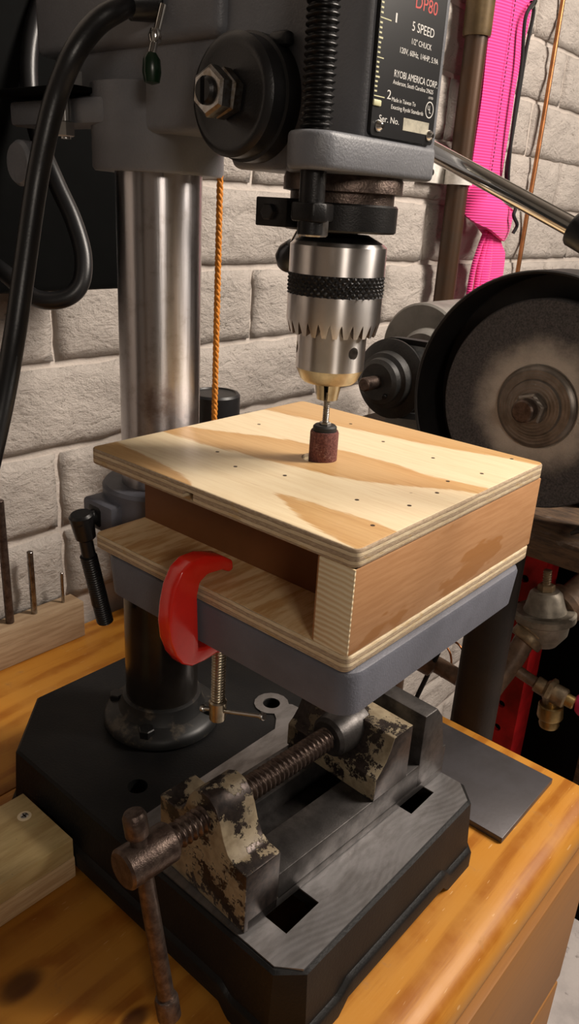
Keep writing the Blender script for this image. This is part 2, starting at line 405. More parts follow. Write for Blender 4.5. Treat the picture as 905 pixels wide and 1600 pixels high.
def tube(pts, r, seg=14, sub=8, bm=None):
    P = smooth_path(pts, sub) if sub > 1 else [Vector(p) for p in pts]
    b = bmesh.new(); rows = []; u = None
    for i, p in enumerate(P):
        d = (P[min(i+1, len(P)-1)]-P[max(i-1, 0)]).normalized()
        if u is None: _, u, _ = frame(d)
        u = (u-d*u.dot(d)).normalized(); w = d.cross(u); rr = r(i/(len(P)-1)) if callable(r) else r
        rows.append([b.verts.new(p+(u*math.cos(2*PI*k/seg)+w*math.sin(2*PI*k/seg))*rr) for k in range(seg)])
    for p, q in zip(rows[:-1], rows[1:]):
        for k in range(seg): b.faces.new((p[k], p[(k+1) % seg], q[(k+1) % seg], q[k]))
    b.faces.new(rows[0][::-1]); b.faces.new(rows[-1]); return merge(bm, b)
def thread(p0, p1, r, pitch, depth, seg=28, per=6, bm=None):
    p0, p1 = Vector(p0), Vector(p1); d, u, w = frame(p1-p0); L = (p1-p0).length; n = int(L/pitch*per)
    b = bmesh.new(); rows = []
    for i in range(n+1):
        h = L*i/n; row = []
        for k in range(seg):
            ph = (h/pitch-k/seg) % 1.0; t = abs(ph*2-1); t = min(1., max(0., (t-.2)/.6))
            rr = r-depth*t; a = 2*PI*k/seg; row.append(b.verts.new(p0+d*h+(u*math.cos(a)+w*math.sin(a))*rr))
        rows.append(row)
    for p, q in zip(rows[:-1], rows[1:]):
        for k in range(seg): b.faces.new((p[k], p[(k+1) % seg], q[(k+1) % seg], q[k]))
    b.faces.new(rows[0][::-1]); b.faces.new(rows[-1]); return merge(bm, b)
def ribbon(pts, width, side, thick=.16, sub=8, bm=None, prof=None):
    """a strap: path points, width (number or function of 0..1), side vector; prof = small bulge"""
    P = smooth_path(pts, sub); b = bmesh.new(); rows = []; sd = Vector(side).normalized()
    for i, p in enumerate(P):
        t = i/(len(P)-1); d = (P[min(i+1, len(P)-1)]-P[max(i-1, 0)]).normalized()
        s_ = (sd-d*sd.dot(d)).normalized(); nrm = d.cross(s_); w = width(t) if callable(width) else width
        row = []
        for k in range(7):
            f = k/6-.5; row.append(p+s_*w*f+nrm*((prof or 0)*(1-4*f*f)+thick/2))
        for k in range(6, -1, -1):
            f = k/6-.5; row.append(p+s_*w*f+nrm*((prof or 0)*(1-4*f*f)-thick/2))
        rows.append([b.verts.new(v) for v in row])
    m = len(rows[0])
    for p, q in zip(rows[:-1], rows[1:]):
        for k in range(m): b.faces.new((p[k], p[(k+1) % m], q[(k+1) % m], q[k]))
    b.faces.new(rows[0][::-1]); b.faces.new(rows[-1]); return merge(bm, b)
def cut(bm, cutters):
    """subtract cutter bmeshes from bm, returns a new bmesh"""
    def tmp(b):
        bmesh.ops.recalc_face_normals(b, faces=b.faces[:])
        me = bpy.data.meshes.new('tmp'); b.to_mesh(me); b.free(); o = bpy.data.objects.new('tmp', me); COL.objects.link(o); return o
    o = tmp(bm); cs = [tmp(c) for c in cutters]
    for c in cs:
        md = o.modifiers.new('cut', 'BOOLEAN'); md.operation = 'DIFFERENCE'; md.object = c; md.solver = 'EXACT'
    bpy.context.view_layer.update()
    me = bpy.data.meshes.new_from_object(o.evaluated_get(bpy.context.evaluated_depsgraph_get()))
    r = bmesh.new(); r.from_mesh(me); bpy.data.meshes.remove(me)
    for c in [o]+cs:
        d = c.data; bpy.data.objects.remove(c); bpy.data.meshes.remove(d)
    return r
def roundrect(x0, x1, y0, y1, r, n=5):
    out = []
    for cx, cy, a in ((x1-r, y1-r, 0), (x0+r, y1-r, 90), (x0+r, y0+r, 180), (x1-r, y0+r, 270)):
        for k in range(n+1):
            t = math.radians(a+90*k/n); out.append((cx+r*math.cos(t), cy+r*math.sin(t)))
    return out
def facemat(bm, fn):
    bmesh.ops.recalc_face_normals(bm, faces=bm.faces[:])
    for f in bm.faces: f.material_index = fn(f)
    return bm
def text_bm(txt, y0, z0, w, h, x, depth=.012):
    """lettering on a plate that faces +X: left end y0, baseline z0, width w, cap height h"""
    cu = bpy.data.curves.new('tmp', 'FONT'); cu.body = txt; cu.size = 1; cu.extrude = 0; cu.resolution_u = 3
    o = bpy.data.objects.new('tmp', cu); COL.objects.link(o); bpy.context.view_layer.update()
    me = bpy.data.meshes.new_from_object(o.evaluated_get(bpy.context.evaluated_depsgraph_get()))
    b = bmesh.new(); b.from_mesh(me); bpy.data.meshes.remove(me); bpy.data.objects.remove(o); bpy.data.curves.remove(cu)
    xs = [v.co.x for v in b.verts]; mx, mn = max(xs), min(xs); k = h/.69
    g = bmesh.ops.extrude_face_region(b, geom=b.faces[:])
    for e in g['geom']:
        if isinstance(e, bmesh.types.BMVert): e.co.z += 1
    for v in b.verts: v.co = Vector((x+v.co.z*depth, y0+(v.co.x-mn)/(mx-mn)*w, z0+v.co.y*k))
    return b

# ------------------------------------------------------------------ setting: floor, wall of painted bricks
WX = -22.0
floor = struct(finish('floor', box(-24, 300, -160, 260, -80, -75), 'concrete', origin=(0, 0, -75)))
wall = struct(finish('wall_back', box(-30, WX-.55, -60, 240, -75, 175), 'mortar_paint', origin=(WX, 0, 0)))
for nm, bx_ in (('wall_left', (-24, 300, -165, -160, -75, 160)), ('wall_right', (-24, 300, 240, 245, -75, 160)), ('wall_front', (300, 305, -165, 245, -75, 160)), ('ceiling', (-24, 305, -165, 245, 155, 160))):
    struct(finish(nm, box(*bx_), 'room_paint', origin=(bx_[0], bx_[2], bx_[4])))
def brick_mesh(seed, L=23.0, H=6.85):
    b = bmesh.new(); nx, nz = 20, 8; rnd = random.Random(seed); g = []
    for j in range(nz+1):
        row = []
        for i in range(nx+1):
            y = L*(i/nx-.5); z = H*(j/nz-.5); e = min(1, min(L/2-abs(y), H/2-abs(z))/.9)
            n = noise.fractal(Vector((y*.30+seed*9, z*.45, seed*3.1)), 1.0, 2.0, 3)
            m = noise.noise(Vector((y*.9, z*1.3, seed*7.7)))
            row.append(b.verts.new(((n*.42+m*.20+.12)*(.25+.75*e)-.30*(1-e), y+noise.noise(Vector((0, z, seed+5)))*.25*(abs(y) > L/2-.1), z+noise.noise(Vector((y*.35, seed, 0)))*.28*(abs(z) > H/2-.1))))
        g.append(row)
    for j in range(nz):
        for i in range(nx): b.faces.new((g[j][i], g[j][i+1], g[j+1][i+1], g[j+1][i]))
    rim = [g[0][i] for i in range(nx+1)]+[g[j][nx] for j in range(1, nz+1)]+[g[nz][i] for i in range(nx-1, -1, -1)]+[g[j][0] for j in range(nz-1, 0, -1)]
    back = [b.verts.new((-.95, v.co.y, v.co.z)) for v in rim]
    for i in range(len(rim)):
        k = (i+1) % len(rim); b.faces.new((rim[k], rim[i], back[i], back[k]))
    for f in b.faces: f.smooth = True
    for v in b.verts: v.co *= S
    me = bpy.data.meshes.new('brick'); b.to_mesh(me); b.free(); me.materials.append(M['brick_paint']); return me
BR = [brick_mesh(k+1) for k in range(7)]
courses = [(-5.1, 19.1), (2.45, 7.2), (9.95, 7.0), (17.45, 19.0), (24.9, 7.3), (32.4, 15.7), (39.95, 6.8), (47.0, 18.0), (54.5, 3.2), (62.0, 15.0), (69.5, 3.0)]
for lo in range(-9, -1): courses.append((-5.1+lo*7.5+7.5, 7.2 if lo % 2 else 19.0))
for z0, j0 in courses:
    y = j0-23.6*2
    while y < 150:
        cy = y+11.8
        if (z0 > 1 and cy > -24 and cy < 150) or (z0 <= 1 and cy > 55):
            o = bpy.data.objects.new('brick', random.choice(BR)); COL.objects.link(o); o.parent = wall
            o.location = ((random.uniform(-.08, .1))*S, cy*S, (z0+3.73)*S); o.rotation_euler = (0 if random.random() < .5 else PI, 0, 0)
        y += 23.6

# ------------------------------------------------------------------ workbench (chest of drawers with a plank top)
BE = 20.6
bench = thing('workbench', 'orange varnished pine bench carrying the drill press, with drawer fronts below', 'workbench', (0, -12, -75))
top = None
edges = [(-21.4, -6.05), (-6.0, 24.25)]
for i, (a, b_) in enumerate(edges):
    if i < 1: bm = box(a, b_, -48, BE, -3.4, 0, .07)
    else:
        pr = [(a, -3.4), (b_-.5, -3.4), (b_-.1, -2.9), (b_, -2.2), (b_-.04, -1.4), (b_-.3, -.75), (b_-.75, -.28), (b_-1.4, -.05), (b_-2.2, 0), (a+.06, 0), (a, -.06)]
        bm = prism(pr, 'y', -48, BE, 0)
    finish('top_plank', bm, 'varnished_pine', bench, 50)
finish('carcass', box(-20.8, 22.6, -47, BE-.5, -75, -3.4, .1), 'drawer_pine', bench)
for z1, z0 in ((-3.75, -18.0), (-18.6, -33), (-33.6, -48), (-48.6, -70)):
    finish('drawer_front', box(22.6, 24.5, -46, BE, z0, z1, .18), 'drawer_pine', bench)

# ------------------------------------------------------------------ drill press
dp = thing('drill_press', 'gray benchtop drill press with polished column, black base and keyed chuck', 'drill press', (0, 0, 0))
XF, W, XB, HB = 19.8, 9.0, 7.8, 5.0
def base_poly(o=0.):
    c, cb = 1.15, 4.1
    return [(XF+o, -(W-c)-o*.4), (XF+o, W-c+o*.4), (XF-c+o*.4, W+o), (-XB+cb-o*.4, W+o), (-XB-o, W-cb+o*.4), (-XB-o, -(W-cb)-o*.4), (-XB+cb-o*.4, -W-o), (XF-c+o*.4, -W-o)]
def densify(poly, step):
    out = []; n = len(poly)
    for i in range(n):
        a, b = Vector(poly[i]), Vector(poly[(i+1) % n]); k = max(1, int((b-a).length/step))
        for j in range(k): out.append((a.lerp(b, j/k), (b-a).length, (b-a).length*j/k))
    return out
b = bmesh.new(); rows = []
ring = densify(base_poly(0), .35)
def lift(L, d):
    if L < 7: return 0.
    e = min(d, L-d); return min(1., max(0., (e-2.6)/.55))
def ring_at(off, z, kz):
    R_ = densify(base_poly(off), .35)
    # same parameterisation as the top ring
    out = []; n = 8; pa, pb = base_poly(0), base_poly(off)
    for i in range(n):
        a, c = Vector(pa[i]), Vector(pa[(i+1) % n]); L = (c-a).length; k = max(1, int(L/.35)); A, B_ = Vector(pb[i]), Vector(pb[(i+1) % n])
        for j in range(k):
            q = A.lerp(B_, j/k); out.append((q.x, q.y, z+kz*lift(L, L*j/k)))
    return out
lay = [(-.16, HB, 0), (0, HB-.14, 0), (.22, 1.45, .55), (.42, 1.3, .55), (.50, 1.15, .55), (.50, 0, .75), (-.6, 0, .75)]
for off, z, kz in lay: rows.append([b.verts.new(v) for v in ring_at(off, z, kz)])
n = len(rows[0])
for p, q in zip(rows[:-1], rows[1:]):
    for i in range(n): b.faces.new((p[i], p[(i+1) % n], q[(i+1) % n], q[i]))
b.faces.new(rows[0]); b.faces.new(rows[-1][::-1])
slots = [box(9, 17.75, -7.05, -4.5, -2, 8), box(9, 17.75, 4.25, 6.8, -2, 8)]
hollow = prism([(x*.93+.4, y*.92) for x, y in base_poly(0)], 'z', -1, 4.3)
holes = [hollow, lathe([(0, -1), (.62, -1), (.62, 8), (0, 8)], (4.35, -5.6, 0), seg=24), lathe([(0, -1), (.62, -1), (.62, 8), (0, 8)], (4.45, 6.4, 0), seg=24)]
b = cut(b, slots+holes)
finish('base', b, 'black_paint', dp, 40)
# machined working face of the base with keyhole ears
def work_poly():
    c = 1.1
    pts = [(XF-.2, -(W-c)), (XF-.2, W-c-.2), (XF-c-.2, W-.25), (7.2, W-.25), (6.3, 7.4), (5.6, 7.35)]
    for k in range(13):
        t = math.radians(40+k*23.5); pts.append((4.45+1.25*math.cos(t), 6.4+1.25*math.sin(t)))
    pts += [(5.9, 5.3), (6.6, 4.4), (6.6, -8.2), (8.2, -(W-.25)), (XF-c-.2, -(W-.25))]
    return pts
b = prism(work_poly(), 'z', HB-.05, HB+.10)
bmesh.ops.recalc_face_normals(b, faces=b.faces[:])
b = cut(b, [box(9, 17.75, -7.05, -4.5, 2, 8), box(9, 17.75, 4.25, 6.8, 2, 8), lathe([(0, -1), (.62, -1), (.62, 8), (0, 8)], (4.45, 6.4, 0), seg=24)])
finish('work_surface', b, 'machined_iron', dp)
# column flange + bolts
fl = lathe([(0, 5), (3.75, 5), (3.95, 5.15), (3.9, 5.65), (3.6, 5.9), (2.95, 6.15), (2.75, 6.6), (2.65, 7.1), (2.32, 7.25), (0, 7.25)], seg=64)
flange = finish('column_flange', fl, 'flange_paint', dp, 45)
for k in range(4):
    a = math.radians(-58+90*k); q = (3.25*math.cos(a), 3.25*math.sin(a))
    finish('flange_bolt', hexnut((*q, 5.75), (*q, 6.35), .95), 'black_oxide', flange)
finish('column_shade_sleeve', lathe([(0, 6.9), (2.42, 6.9), (2.42, 18.6), (0, 18.6)], seg=64), 'column_shade_black', flange)  # added sleeve: table's shade and dark reflection on the column, painted black
finish('column', lathe([(0, 5.2), (2.3, 5.2), (2.3, 50), (0, 50)], seg=72), 'column_steel', dp)
# table, table bracket
tp = roundrect(4.56, 20.42, -7.7, 7.72, 1.0, 6)
b = bmesh.new(); rows = []
def inset(poly, d):
    cx, cy = 12.5, 0; return [(x-d*(1 if x > cx else -1), y-d*(1 if y > cy else -1)) for x, y in poly]
for d, z in ((.35, 19.15), (.12, 19.35), (0, 21.2), (.06, 21.4), (.2, 21.47)): rows.append([b.verts.new((x, y, z)) for x, y in inset(tp, d)])
n = len(tp)
for p, q in zip(rows[:-1], rows[1:]):
    for i in range(n): b.faces.new((p[i], p[(i+1) % n], q[(i+1) % n], q[i]))
b.faces.new(rows[0][::-1]); b.faces.new(rows[-1])
tab = finish('table', b, 'table_gray', dp)
br = lathe([(2.31, 19.0), (3.3, 19.0), (3.5, 19.2), (3.5, 22.2), (3.35, 22.4), (2.31, 22.4), (2.31, 19.0)], seg=56)
box(2.4, 6.2, -2.6, 2.6, 18.2, 20.8, .3, br); box(-2.2, .6, -4.2, -2.2, 19.9, 21.7, .25, br)
finish('table_bracket', br, 'table_gray', dp)
lever = finish('lock_lever', cyl((-1.0, -5.05, 20.45), (-.93, -4.15, 14.9), .40, .46, 20, .08), 'black_plastic', dp)
finish('lever_grip', thread((-.98, -4.75, 18.4), (-.90, -3.80, 13.6), .52, .16, .035, 24, 4), 'black_plastic', lever)
kn = cyl((-1.0, -5.15, 21.2), (-.98, -4.85, 19.5), .72, .6, 28, .14)
cyl((-1.0, -5.5, 20.6), (-1.0, -3.4, 20.9), .45, None, 24, .1, kn); finish('lever_knuckle', kn, 'black_plastic', lever)
finish('lever_screw', lathe([(0, 0), (.24, 0), (.2, .09), (0, .13)], (-.62, -5.5, 20.75), (.6, -.8, .1), 16), 'black_oxide', lever)
ck = box(-1.7, -.3, -4.3, -3.2, 20.1, 21.5, .3); finish('lock_lug', ck, 'black_plastic', lever)

# head casting
hp = [(-3.6, 42.6), (-.5, 41.6), (2.0, 41.25), (7.0, 41.3), (7.6, 40.9), (8.0, 39.75), (13.5, 39.75), (15.1, 39.9), (15.1, 53), (-3.6, 53)]
b = prism(hp, 'y', -2.6, 2.85, .35, seg=3)
lathe([(2.31, 39.55), (3.3, 39.55), (3.42, 39.7), (3.42, 43.5), (2.31, 43.5)], seg=56, bm=b)
box(-6.2, 7.6, -3.1, 3.3, 44.85, 53, .45, b, 3)
head = finish('head', b, 'gray_casting', dp, 40)
lp = [(11.2, 2.9), (14.9, 2.9), (15.3, 2.5), (15.35, -3.4)]
for k in range(9):
    t = math.radians(-10-20*k); lp.append((14.22+1.12*math.cos(t), -4.22+1.12*math.sin(t)))
lp += [(12.9, -3.4), (11.2, -2.6)]
b = prism(lp, 'z', 39.68, 41.02, .22, seg=3)
finish('head_lip', b, 'gray_casting', head, 40)
# motor lug, bolts behind the head
b = box(-8.5, 0, -3.5, -1.2, 41.6, 42.85, .25); finish('motor_lug', b, 'gray_casting', head)
b = box(-9.5, -1.2, -4.6, 2, 43.0, 43.25, .08); finish('motor_plate', b, 'motor_black', head)
finish('motor_bolt', hexnut((-1.7, -3.9, 43.2), (-1.7, -3.9, 43.9), .75), 'bolt_zinc', head)
b = hexnut((-2.6, -3.9, 41.0), (-2.6, -3.9, 41.7), .85); cyl((-2.6, -3.9, 40.9), (-2.6, -3.9, 43.1), .25, bm=b); finish('motor_bolt', b, 'bolt_zinc', head)
b = lathe([(0, 0), (1.05, 0), (1.15, .15), (1.15, .8), (1.0, 1.0), (0, 1.0)], (-6.2, -3.6, 39.7), (0, -1, 0), 32); finish('belt_tension_knob', b, 'gray_casting', head)
# motor
mb = box(-21.3, -13.8, -14, 8.6, 31.9, 53, .5); motor = finish('motor', mb, 'motor_black', dp)
# power cords
cA = [(3.2, -2.4, 46.9), (2.8, -3.5, 46.47), (3.38, -5.0, 45.79), (3.13, -6.0, 45.07), (2.87, -7.0, 43.81), (2.2, -7.5, 42.21), (1.9, -8.0, 40.42), (1.7, -8.5, 38.32), (2.05, -9.5, 35.1), (2.48, -10.5, 32.12), (3.42, -12.0, 29.01), (4.6, -14.5, 24)]
cord = finish('power_cord', tube(cA, .49, 18), 'rubber_cord', dp, 60)
finish('cord_grommet', cyl((3.5, -2.9, 46.5), (2.9, -4.2, 46.25), .85, .72, 24, .1), 'rubber_cord', cord)
cB = [(-13.46, 2.64, 49.92), (-13.52, 1.82, 48.43), (-13.29, 1.07, 46.60), (-12.80, .54, 44.79), (-12.11, .19, 42.99), (-11.01, .01, 40.85), (-9.61, .08, 38.73), (-8.28, .20, 36.79), (-7.23, .06, 34.84), (-6.88, -.49, 33.20), (-7.40, -1.42, 32.33), (-8.7, -2.5, 32.3), (-11.0, -3.0, 33.5), (-14.1, -3.2, 34.6)]
finish('motor_cord', tube(cB, .54, 18), 'rubber_cord', dp, 60)
# pilot pendant on the side of the head
b = lathe([(0, 0), (.34, .1), (.42, .5), (.38, 1.0), (.2, 1.25), (0, 1.3)], (4.35, -4.0, 43.0), (0, 0, 1), 20); pil = finish('pilot_pendant', b, 'green_gem', dp)
b = cyl((4.35, -4.0, 44.2), (4.32, -3.3, 46.2), .17, .17, 14, .04); lathe([(0, 0), (.25, .1), (.3, .35), (.2, .6), (0, .65)], (4.34, -3.8, 44.6), (0, 0, 1), 16, b); finish('pendant_screw', b, 'chrome', pil)
# return spring cap with hex nuts
ax = (9.5, -2.6, 42.4)
b = lathe([(0, 0), (2.42, 0), (2.42, .75), (2.3, .8), (2.3, 1.5), (2.12, 1.68), (1.95, 1.72), (1.8, 1.66), (0, 1.66)], ax, (0, -1, 0), 72)
cap = finish('spring_cap', b, 'black_plastic', dp, 40)
b = hexnut((9.5, -4.25, 42.4), (9.5, -4.85, 42.4), 1.62, rot=.35); finish('hex_nut', b, 'nut_steel', cap)
b = hexnut((9.5, -4.85, 42.4), (9.5, -5.5, 42.4), 1.62, rot=.42); finish('hex_nut', b, 'nut_steel', cap)
b = cut(lathe([(0, 0), (.52, 0), (.52, .22), (.42, .34), (0, .34)], (9.5, -5.4, 42.4), (0, -1, 0), 28), [box(9.38, 9.62, -6.2, -5.6, 41, 44)])
finish('shaft_end', b, 'black_oxide', cap)
b = box(11.55, 11.85, -3.3, -2.9, 42.3, 42.75, .05); finish('retaining_pin', b, 'bolt_zinc', cap)
b = box(10.5, 11.5, -3.2, -2.65, 44.2, 44.75, .18); finish('cap_notch_lug', b, 'black_plastic', cap)
# depth stop rod
rod = finish('depth_rod', thread((14.2, -4.3, 40.6), (14.2, -4.3, 53), .62, .235, .12, 30, 6), 'black_oxide', dp, 25)
b = cyl((14.2, -4.3, 37.4), (14.2, -4.3, 40.7), .5, None, 24); finish('rod_shank', b, 'black_oxide', rod)
finish('rod_nut', hexnut((14.05, -3.95, 37.3), (14.05, -3.95, 37.95), 1.05, rot=.2), 'nut_steel', rod)
# quill, collar, spindle
b = lathe([(0, 38.55), (2.28, 38.55), (2.28, 39.0), (2.6, 39.05), (2.6, 39.55), (2.5, 39.8), (0, 39.8)], (12.35, 0, 0), seg=56); quill = finish('quill', b, 'rusty_dark', dp, 35)
b = lathe([(0, 37.45), (2.4, 37.45), (2.48, 37.53), (2.48, 38.52), (2.4, 38.6), (0, 38.6)], (12.35, 0, 0), seg=56)
prism([(12.6, -.5), (14.9, -4.2), (14.7, -4.8), (13.7, -4.9), (11.2, -1.5)], 'z', 37.85, 38.55, .1, b)
box(10.0, 11.8, -3.0, -.8, 37.52, 38.68, .06, b)
collar = finish('depth_collar', b, 'black_oxide', dp, 35)
finish('collar_bolt', hexnut((10.85, -2.95, 38.1), (10.85, -3.25, 38.1), .62), 'black_oxide', collar)
finish('spindle', cyl((12.35, 0, 36.8), (12.35, 0, 37.6), .82, None, 32), 'rusty_dark', dp)
# chuck
c0 = (12.35, 0, 0)
b = lathe([(0, 37.15), (1.25, 37.15), (1.85, 36.95), (0, 36.9)], c0, seg=48)
chuck = finish('chuck', lathe([(0, 37.0), (2.0, 37.0), (2.17, 36.85), (2.17, 35.66), (2.1, 35.64), (2.1, 34.74), (0, 34.74)], c0, seg=72), 'chuck_steel', dp, 30)
finish('chuck_top_cone', lathe([(0, 37.35), (1.3, 37.35), (1.95, 37.03), (1.95, 36.98), (0, 36.98)], c0, seg=48), 'black_oxide', chuck)
b = bmesh.new(); rows = []; sg, nr = 252, 18                       # diamond knurl
for j in range(nr+1):
    row = []; h = 34.74+(35.66-34.74)*j/nr
    for i in range(sg):
        u = i/sg*84; v = j/nr*5.6; f = lambda t: abs((t % 1)*2-1)
        e = max(0, f(u*.5+v*.5)-.25) * max(0, f(u*.5-v*.5)-.25); r = 2.14+.075*min(1, e*2.6)
        a = 2*PI*i/sg; row.append(b.verts.new((12.35+r*math.cos(a), r*math.sin(a), h)))
    rows.append(row)
for p, q in zip(rows[:-1], rows[1:]):
    for i in range(sg): b.faces.new((p[i], p[(i+1) % sg], q[(i+1) % sg], q[i]))
b.faces.new(rows[0][::-1]); b.faces.new(rows[-1]); finish('knurled_band', b, 'black_oxide', chuck, 20)
b = bmesh.new(); rows = []; nt_ = 26; sg = nt_*10                   # sleeve with gear teeth along its lower rim
def tooth(i):
    t = (i % 10)/10; t = abs(t*2-1); return min(1., max(0., (t-.42)/.5))
for kind in range(6):
    row = []
    for i in range(sg):
        t = tooth(i); a = 2*PI*i/sg
        low = 33.0+.62*t
        r, z = ((0.01, 34.75), (2.17, 34.75), (2.17, max(33.62, low)), (2.17-.16*(max(33.62, low)-low)/.62, low), (1.72, low+.10*(1-t)), (1.66, low+.55))[kind]
        row.append(b.verts.new((12.35+r*math.cos(a), r*math.sin(a), z)))
    rows.append(row)
for p, q in zip(rows[:-1], rows[1:]):
    for i in range(sg): b.faces.new((p[i], p[(i+1) % sg], q[(i+1) % sg], q[i]))
bmesh.ops.recalc_face_normals(b, faces=b.faces[:])
for f in b.faces:
    c_ = f.calc_center_median(); f.material_index = 1 if (Vector((c_.x-12.35, c_.y)).length < 1.98 and c_.z < 34.5) else 0
finish('toothed_sleeve', b, ['chuck_steel', 'rusty_dark'], chuck, 28)
b = lathe([(0, 34.2), (1.66, 34.2), (1.66, 33.3), (1.62, 32.9), (1.62, 31.4), (0, 31.4)], c0, seg=72)
cs = []
for k in range(3):
    a = math.radians(-12+120*k); dr = Vector((math.cos(a), math.sin(a), 0)); q = Vector((12.35, 0, 32.3)); cs.append(cyl(q+dr*.1, q+dr*3, .28, None, 24))
b = cut(b, cs); finish('chuck_body', b, 'chuck_steel', chuck, 30)
finish('chuck_nose', lathe([(0, 31.42), (1.62, 31.42), (1.36, 30.86), (1.2, 30.72), (0, 30.7)], c0, seg=64), 'brassy_steel', chuck, 30)
for k in range(3):
    a = math.radians(-30+120*k)
    pts = []
    bb = lathe([(.14, 29.86), (.5, 29.86), (.68, 30.8), (.14, 30.8)], c0, (0, 0, 1), 8, None, a-math.radians(50), a+math.radians(50))
    bmesh.ops.holes_fill(bb, edges=bb.edges[:]); finish('chuck_jaw', bb, 'brassy_steel', chuck, 30)
# feed lever
hub = finish('feed_hub', lathe([(0, 0), (1.9, 0), (1.9, 1.6), (1.5, 2.0), (0, 2.0)], (10.0, 2.8, 42.6), (0, 1, 0), 40), 'gray_casting', dp)
lv0, lv1 = Vector((10.3, 4.4, 42.52)), Vector((20.9, 5.2, 38.15))
lev = finish('feed_lever', cyl(lv0, lv1, .41, None, 32, .05), 'chrome', dp)
dd = (lv1-lv0).normalized()
finish('lever_grip', lathe([(0, 0), (.66, 0), (.74, .12), (.76, .8), (.84, 2.2), (.86, 4.5), (.7, 5.6), (0, 5.8)], lv1-dd*.15, dd, 32), 'black_plastic', lev)
sp1 = Vector((4.75, 5.5, 35.75)); sp0 = Vector((9.6, 4.6, 42.0))
lev = finish('feed_lever', cyl(sp0, sp1, .41, None, 32, .05), 'chrome', dp)
finish('lever_knob', lathe([(0, -.9), (.55, -.75), (.8, -.2), (.8, .3), (.5, .75), (0, .9)], sp1, sp1-sp0, 28), 'black_plastic', lev)
# label plate with lettering
LX = 15.20
lab = finish('label_plate', prism(roundrect(-2.33, 2.16, 41.08, 50.5, .18, 4), 'x', LX-.15, LX+.06), 'label_black', dp)
for t, y, z, w, h, mt in [('DP80', -.09, 45.68, 1.57, .45, 'ink_red'), ('5 SPEED', -.18, 44.91, 1.60, .31, 'ink_white'), ('1/2" CHUCK', -.11, 44.47, 1.44, .19, 'ink_white'),
        ('120V, 60Hz, 1/4HP, 5.9A', -.85, 44.06, 2.78, .19, 'ink_white'), ('RYOBI AMERICA CORP.', -1.09, 43.22, 3.17, .24, 'ink_white'), ('Anderson, South Carolina 29625', -1.13, 42.97, 2.94, .15, 'ink_white'),
        ('2', -1.44, 42.42, .26, .31, 'ink_white'), ('1', -1.34, 44.97, .10, .31, 'ink_white'), ('Made in Taiwan To', -1.10, 42.38, 1.70, .145, 'ink_white'),
        ('Exacting Ryobi Standards', -1.10, 42.12, 2.33, .145, 'ink_white'), ('Ser. No.', -1.84, 41.61, 1.38, .22, 'ink_white'), ('U', 1.53, 42.37, .15, .17, 'ink_white'), ('L', 1.67, 42.26, .13, .17, 'ink_white'),
        ('LISTED', 1.5, 42.78, .36, .08, 'ink_white')]:
    finish('lettering', text_bm(t, y, z, w, h, LX+.055), mt, lab)
b = lathe([(.27, 0), (.31, 0), (.31, .015), (.27, .015), (.27, 0)], (LX+.055, 1.67, 42.38), (1, 0, 0), 32)
finish('emblem_ring', b, 'ink_white', lab)
b = None
for k in range(-8, 24):
    z = 44.97-k*2.54/16
    if z < 42.3: continue
    L = .70 if k % 16 == 0 else (.42 if k % 8 == 0 else (.26 if k % 4 == 0 else .16)); t = .018 if k % 8 == 0 else .03
    b = box(LX+.05, LX+.072, -2.30, -2.30+L, z-t, z+t, 0, b)
finish('depth_scale', b, 'ink_yellow', lab)
finish('serial_sticker', box(LX+.05, LX+.075, -.16, 1.74, 41.45, 41.9), 'foil', lab)
finish('depth_pointer', box(LX+.05, LX+.14, -2.35, -1.85, 42.09, 42.31, .05), 'ink_yellow', lab)
for y in (-1.81, 1.87):
    finish('label_screw', lathe([(0, .22), (.1, .2), (.2, .08), (.22, 0), (0, 0)], (LX+.05, y, 41.44), (1, 0, 0), 20), 'chrome', lab)

# ------------------------------------------------------------------ sanding drum held in the chuck
dr = thing('sanding_drum', 'small reddish-brown sanding drum held in the chuck above the plywood box', 'sanding drum', (12.35, 0, 27.0))
finish('sanding_sleeve', lathe([(0, 26.6), (.68, 26.6), (.70, 26.7), (.70, 28.2), (.66, 28.3), (0, 28.3)], c0, seg=40), 'sanding_sleeve', dr)
finish('rubber_core', lathe([(0, 28.2), (.60, 28.2), (.58, 28.5), (.5, 28.58), (0, 28.58)], c0, seg=36), 'drum_rubber', dr)
finish('arbor_nut', hexnut((12.35, 0, 28.5), (12.35, 0, 28.72), .5), 'nut_steel', dr)
finish('threaded_arbor', thread((12.35, 0, 28.6), (12.35, 0, 30.2), .17, .085, .035, 18, 5), 'nut_steel', dr, 25)

# ------------------------------------------------------------------ plywood sanding box on the table
JX0, JX1, JY0, JY1 = 3.8, 20.15, -7.62, 8.6
jg = thing('sanding_box', 'plywood sanding box with a holed lid and one open side on the gray table', 'wooden box', (12, 0, 21.48))
def chamfered(x0, x1, y0, y1, r):
    return roundrect(x0, x1, y0, y1, r, 4)
def plate(name, x0, x1, y0, y1, z0, z1, topmat, r=.38, hole=None, notch=None):
    b = prism(chamfered(x0, x1, y0, y1, r), 'z', z0, z1, .11, seg=3); cs = []
    if hole: cs.append(lathe([(0, z0-1), (hole[2], z0-1), (hole[2], z1+1), (0, z1+1)], (hole[0], hole[1], 0), seg=40))
    if notch: cs.append(box(*notch))
    if cs: b = cut(b, cs)
    facemat(b, lambda f: 0 if abs(f.normal.z) > .8 else 1)
    return finish(name, b, [topmat, 'plywood_edge'], jg)
plate('bottom_panel', JX0, JX1, JY0, JY1, 21.48, 22.27, 'plywood_face_lower')
lid = plate('lid_panel', JX0-.05, JX1, JY0, JY1, 26.02, 26.84, 'plywood_face', .38, (12.12, -.02, .86), (10.62, 11.28, -8, -4.6, 26.16, 26.52))
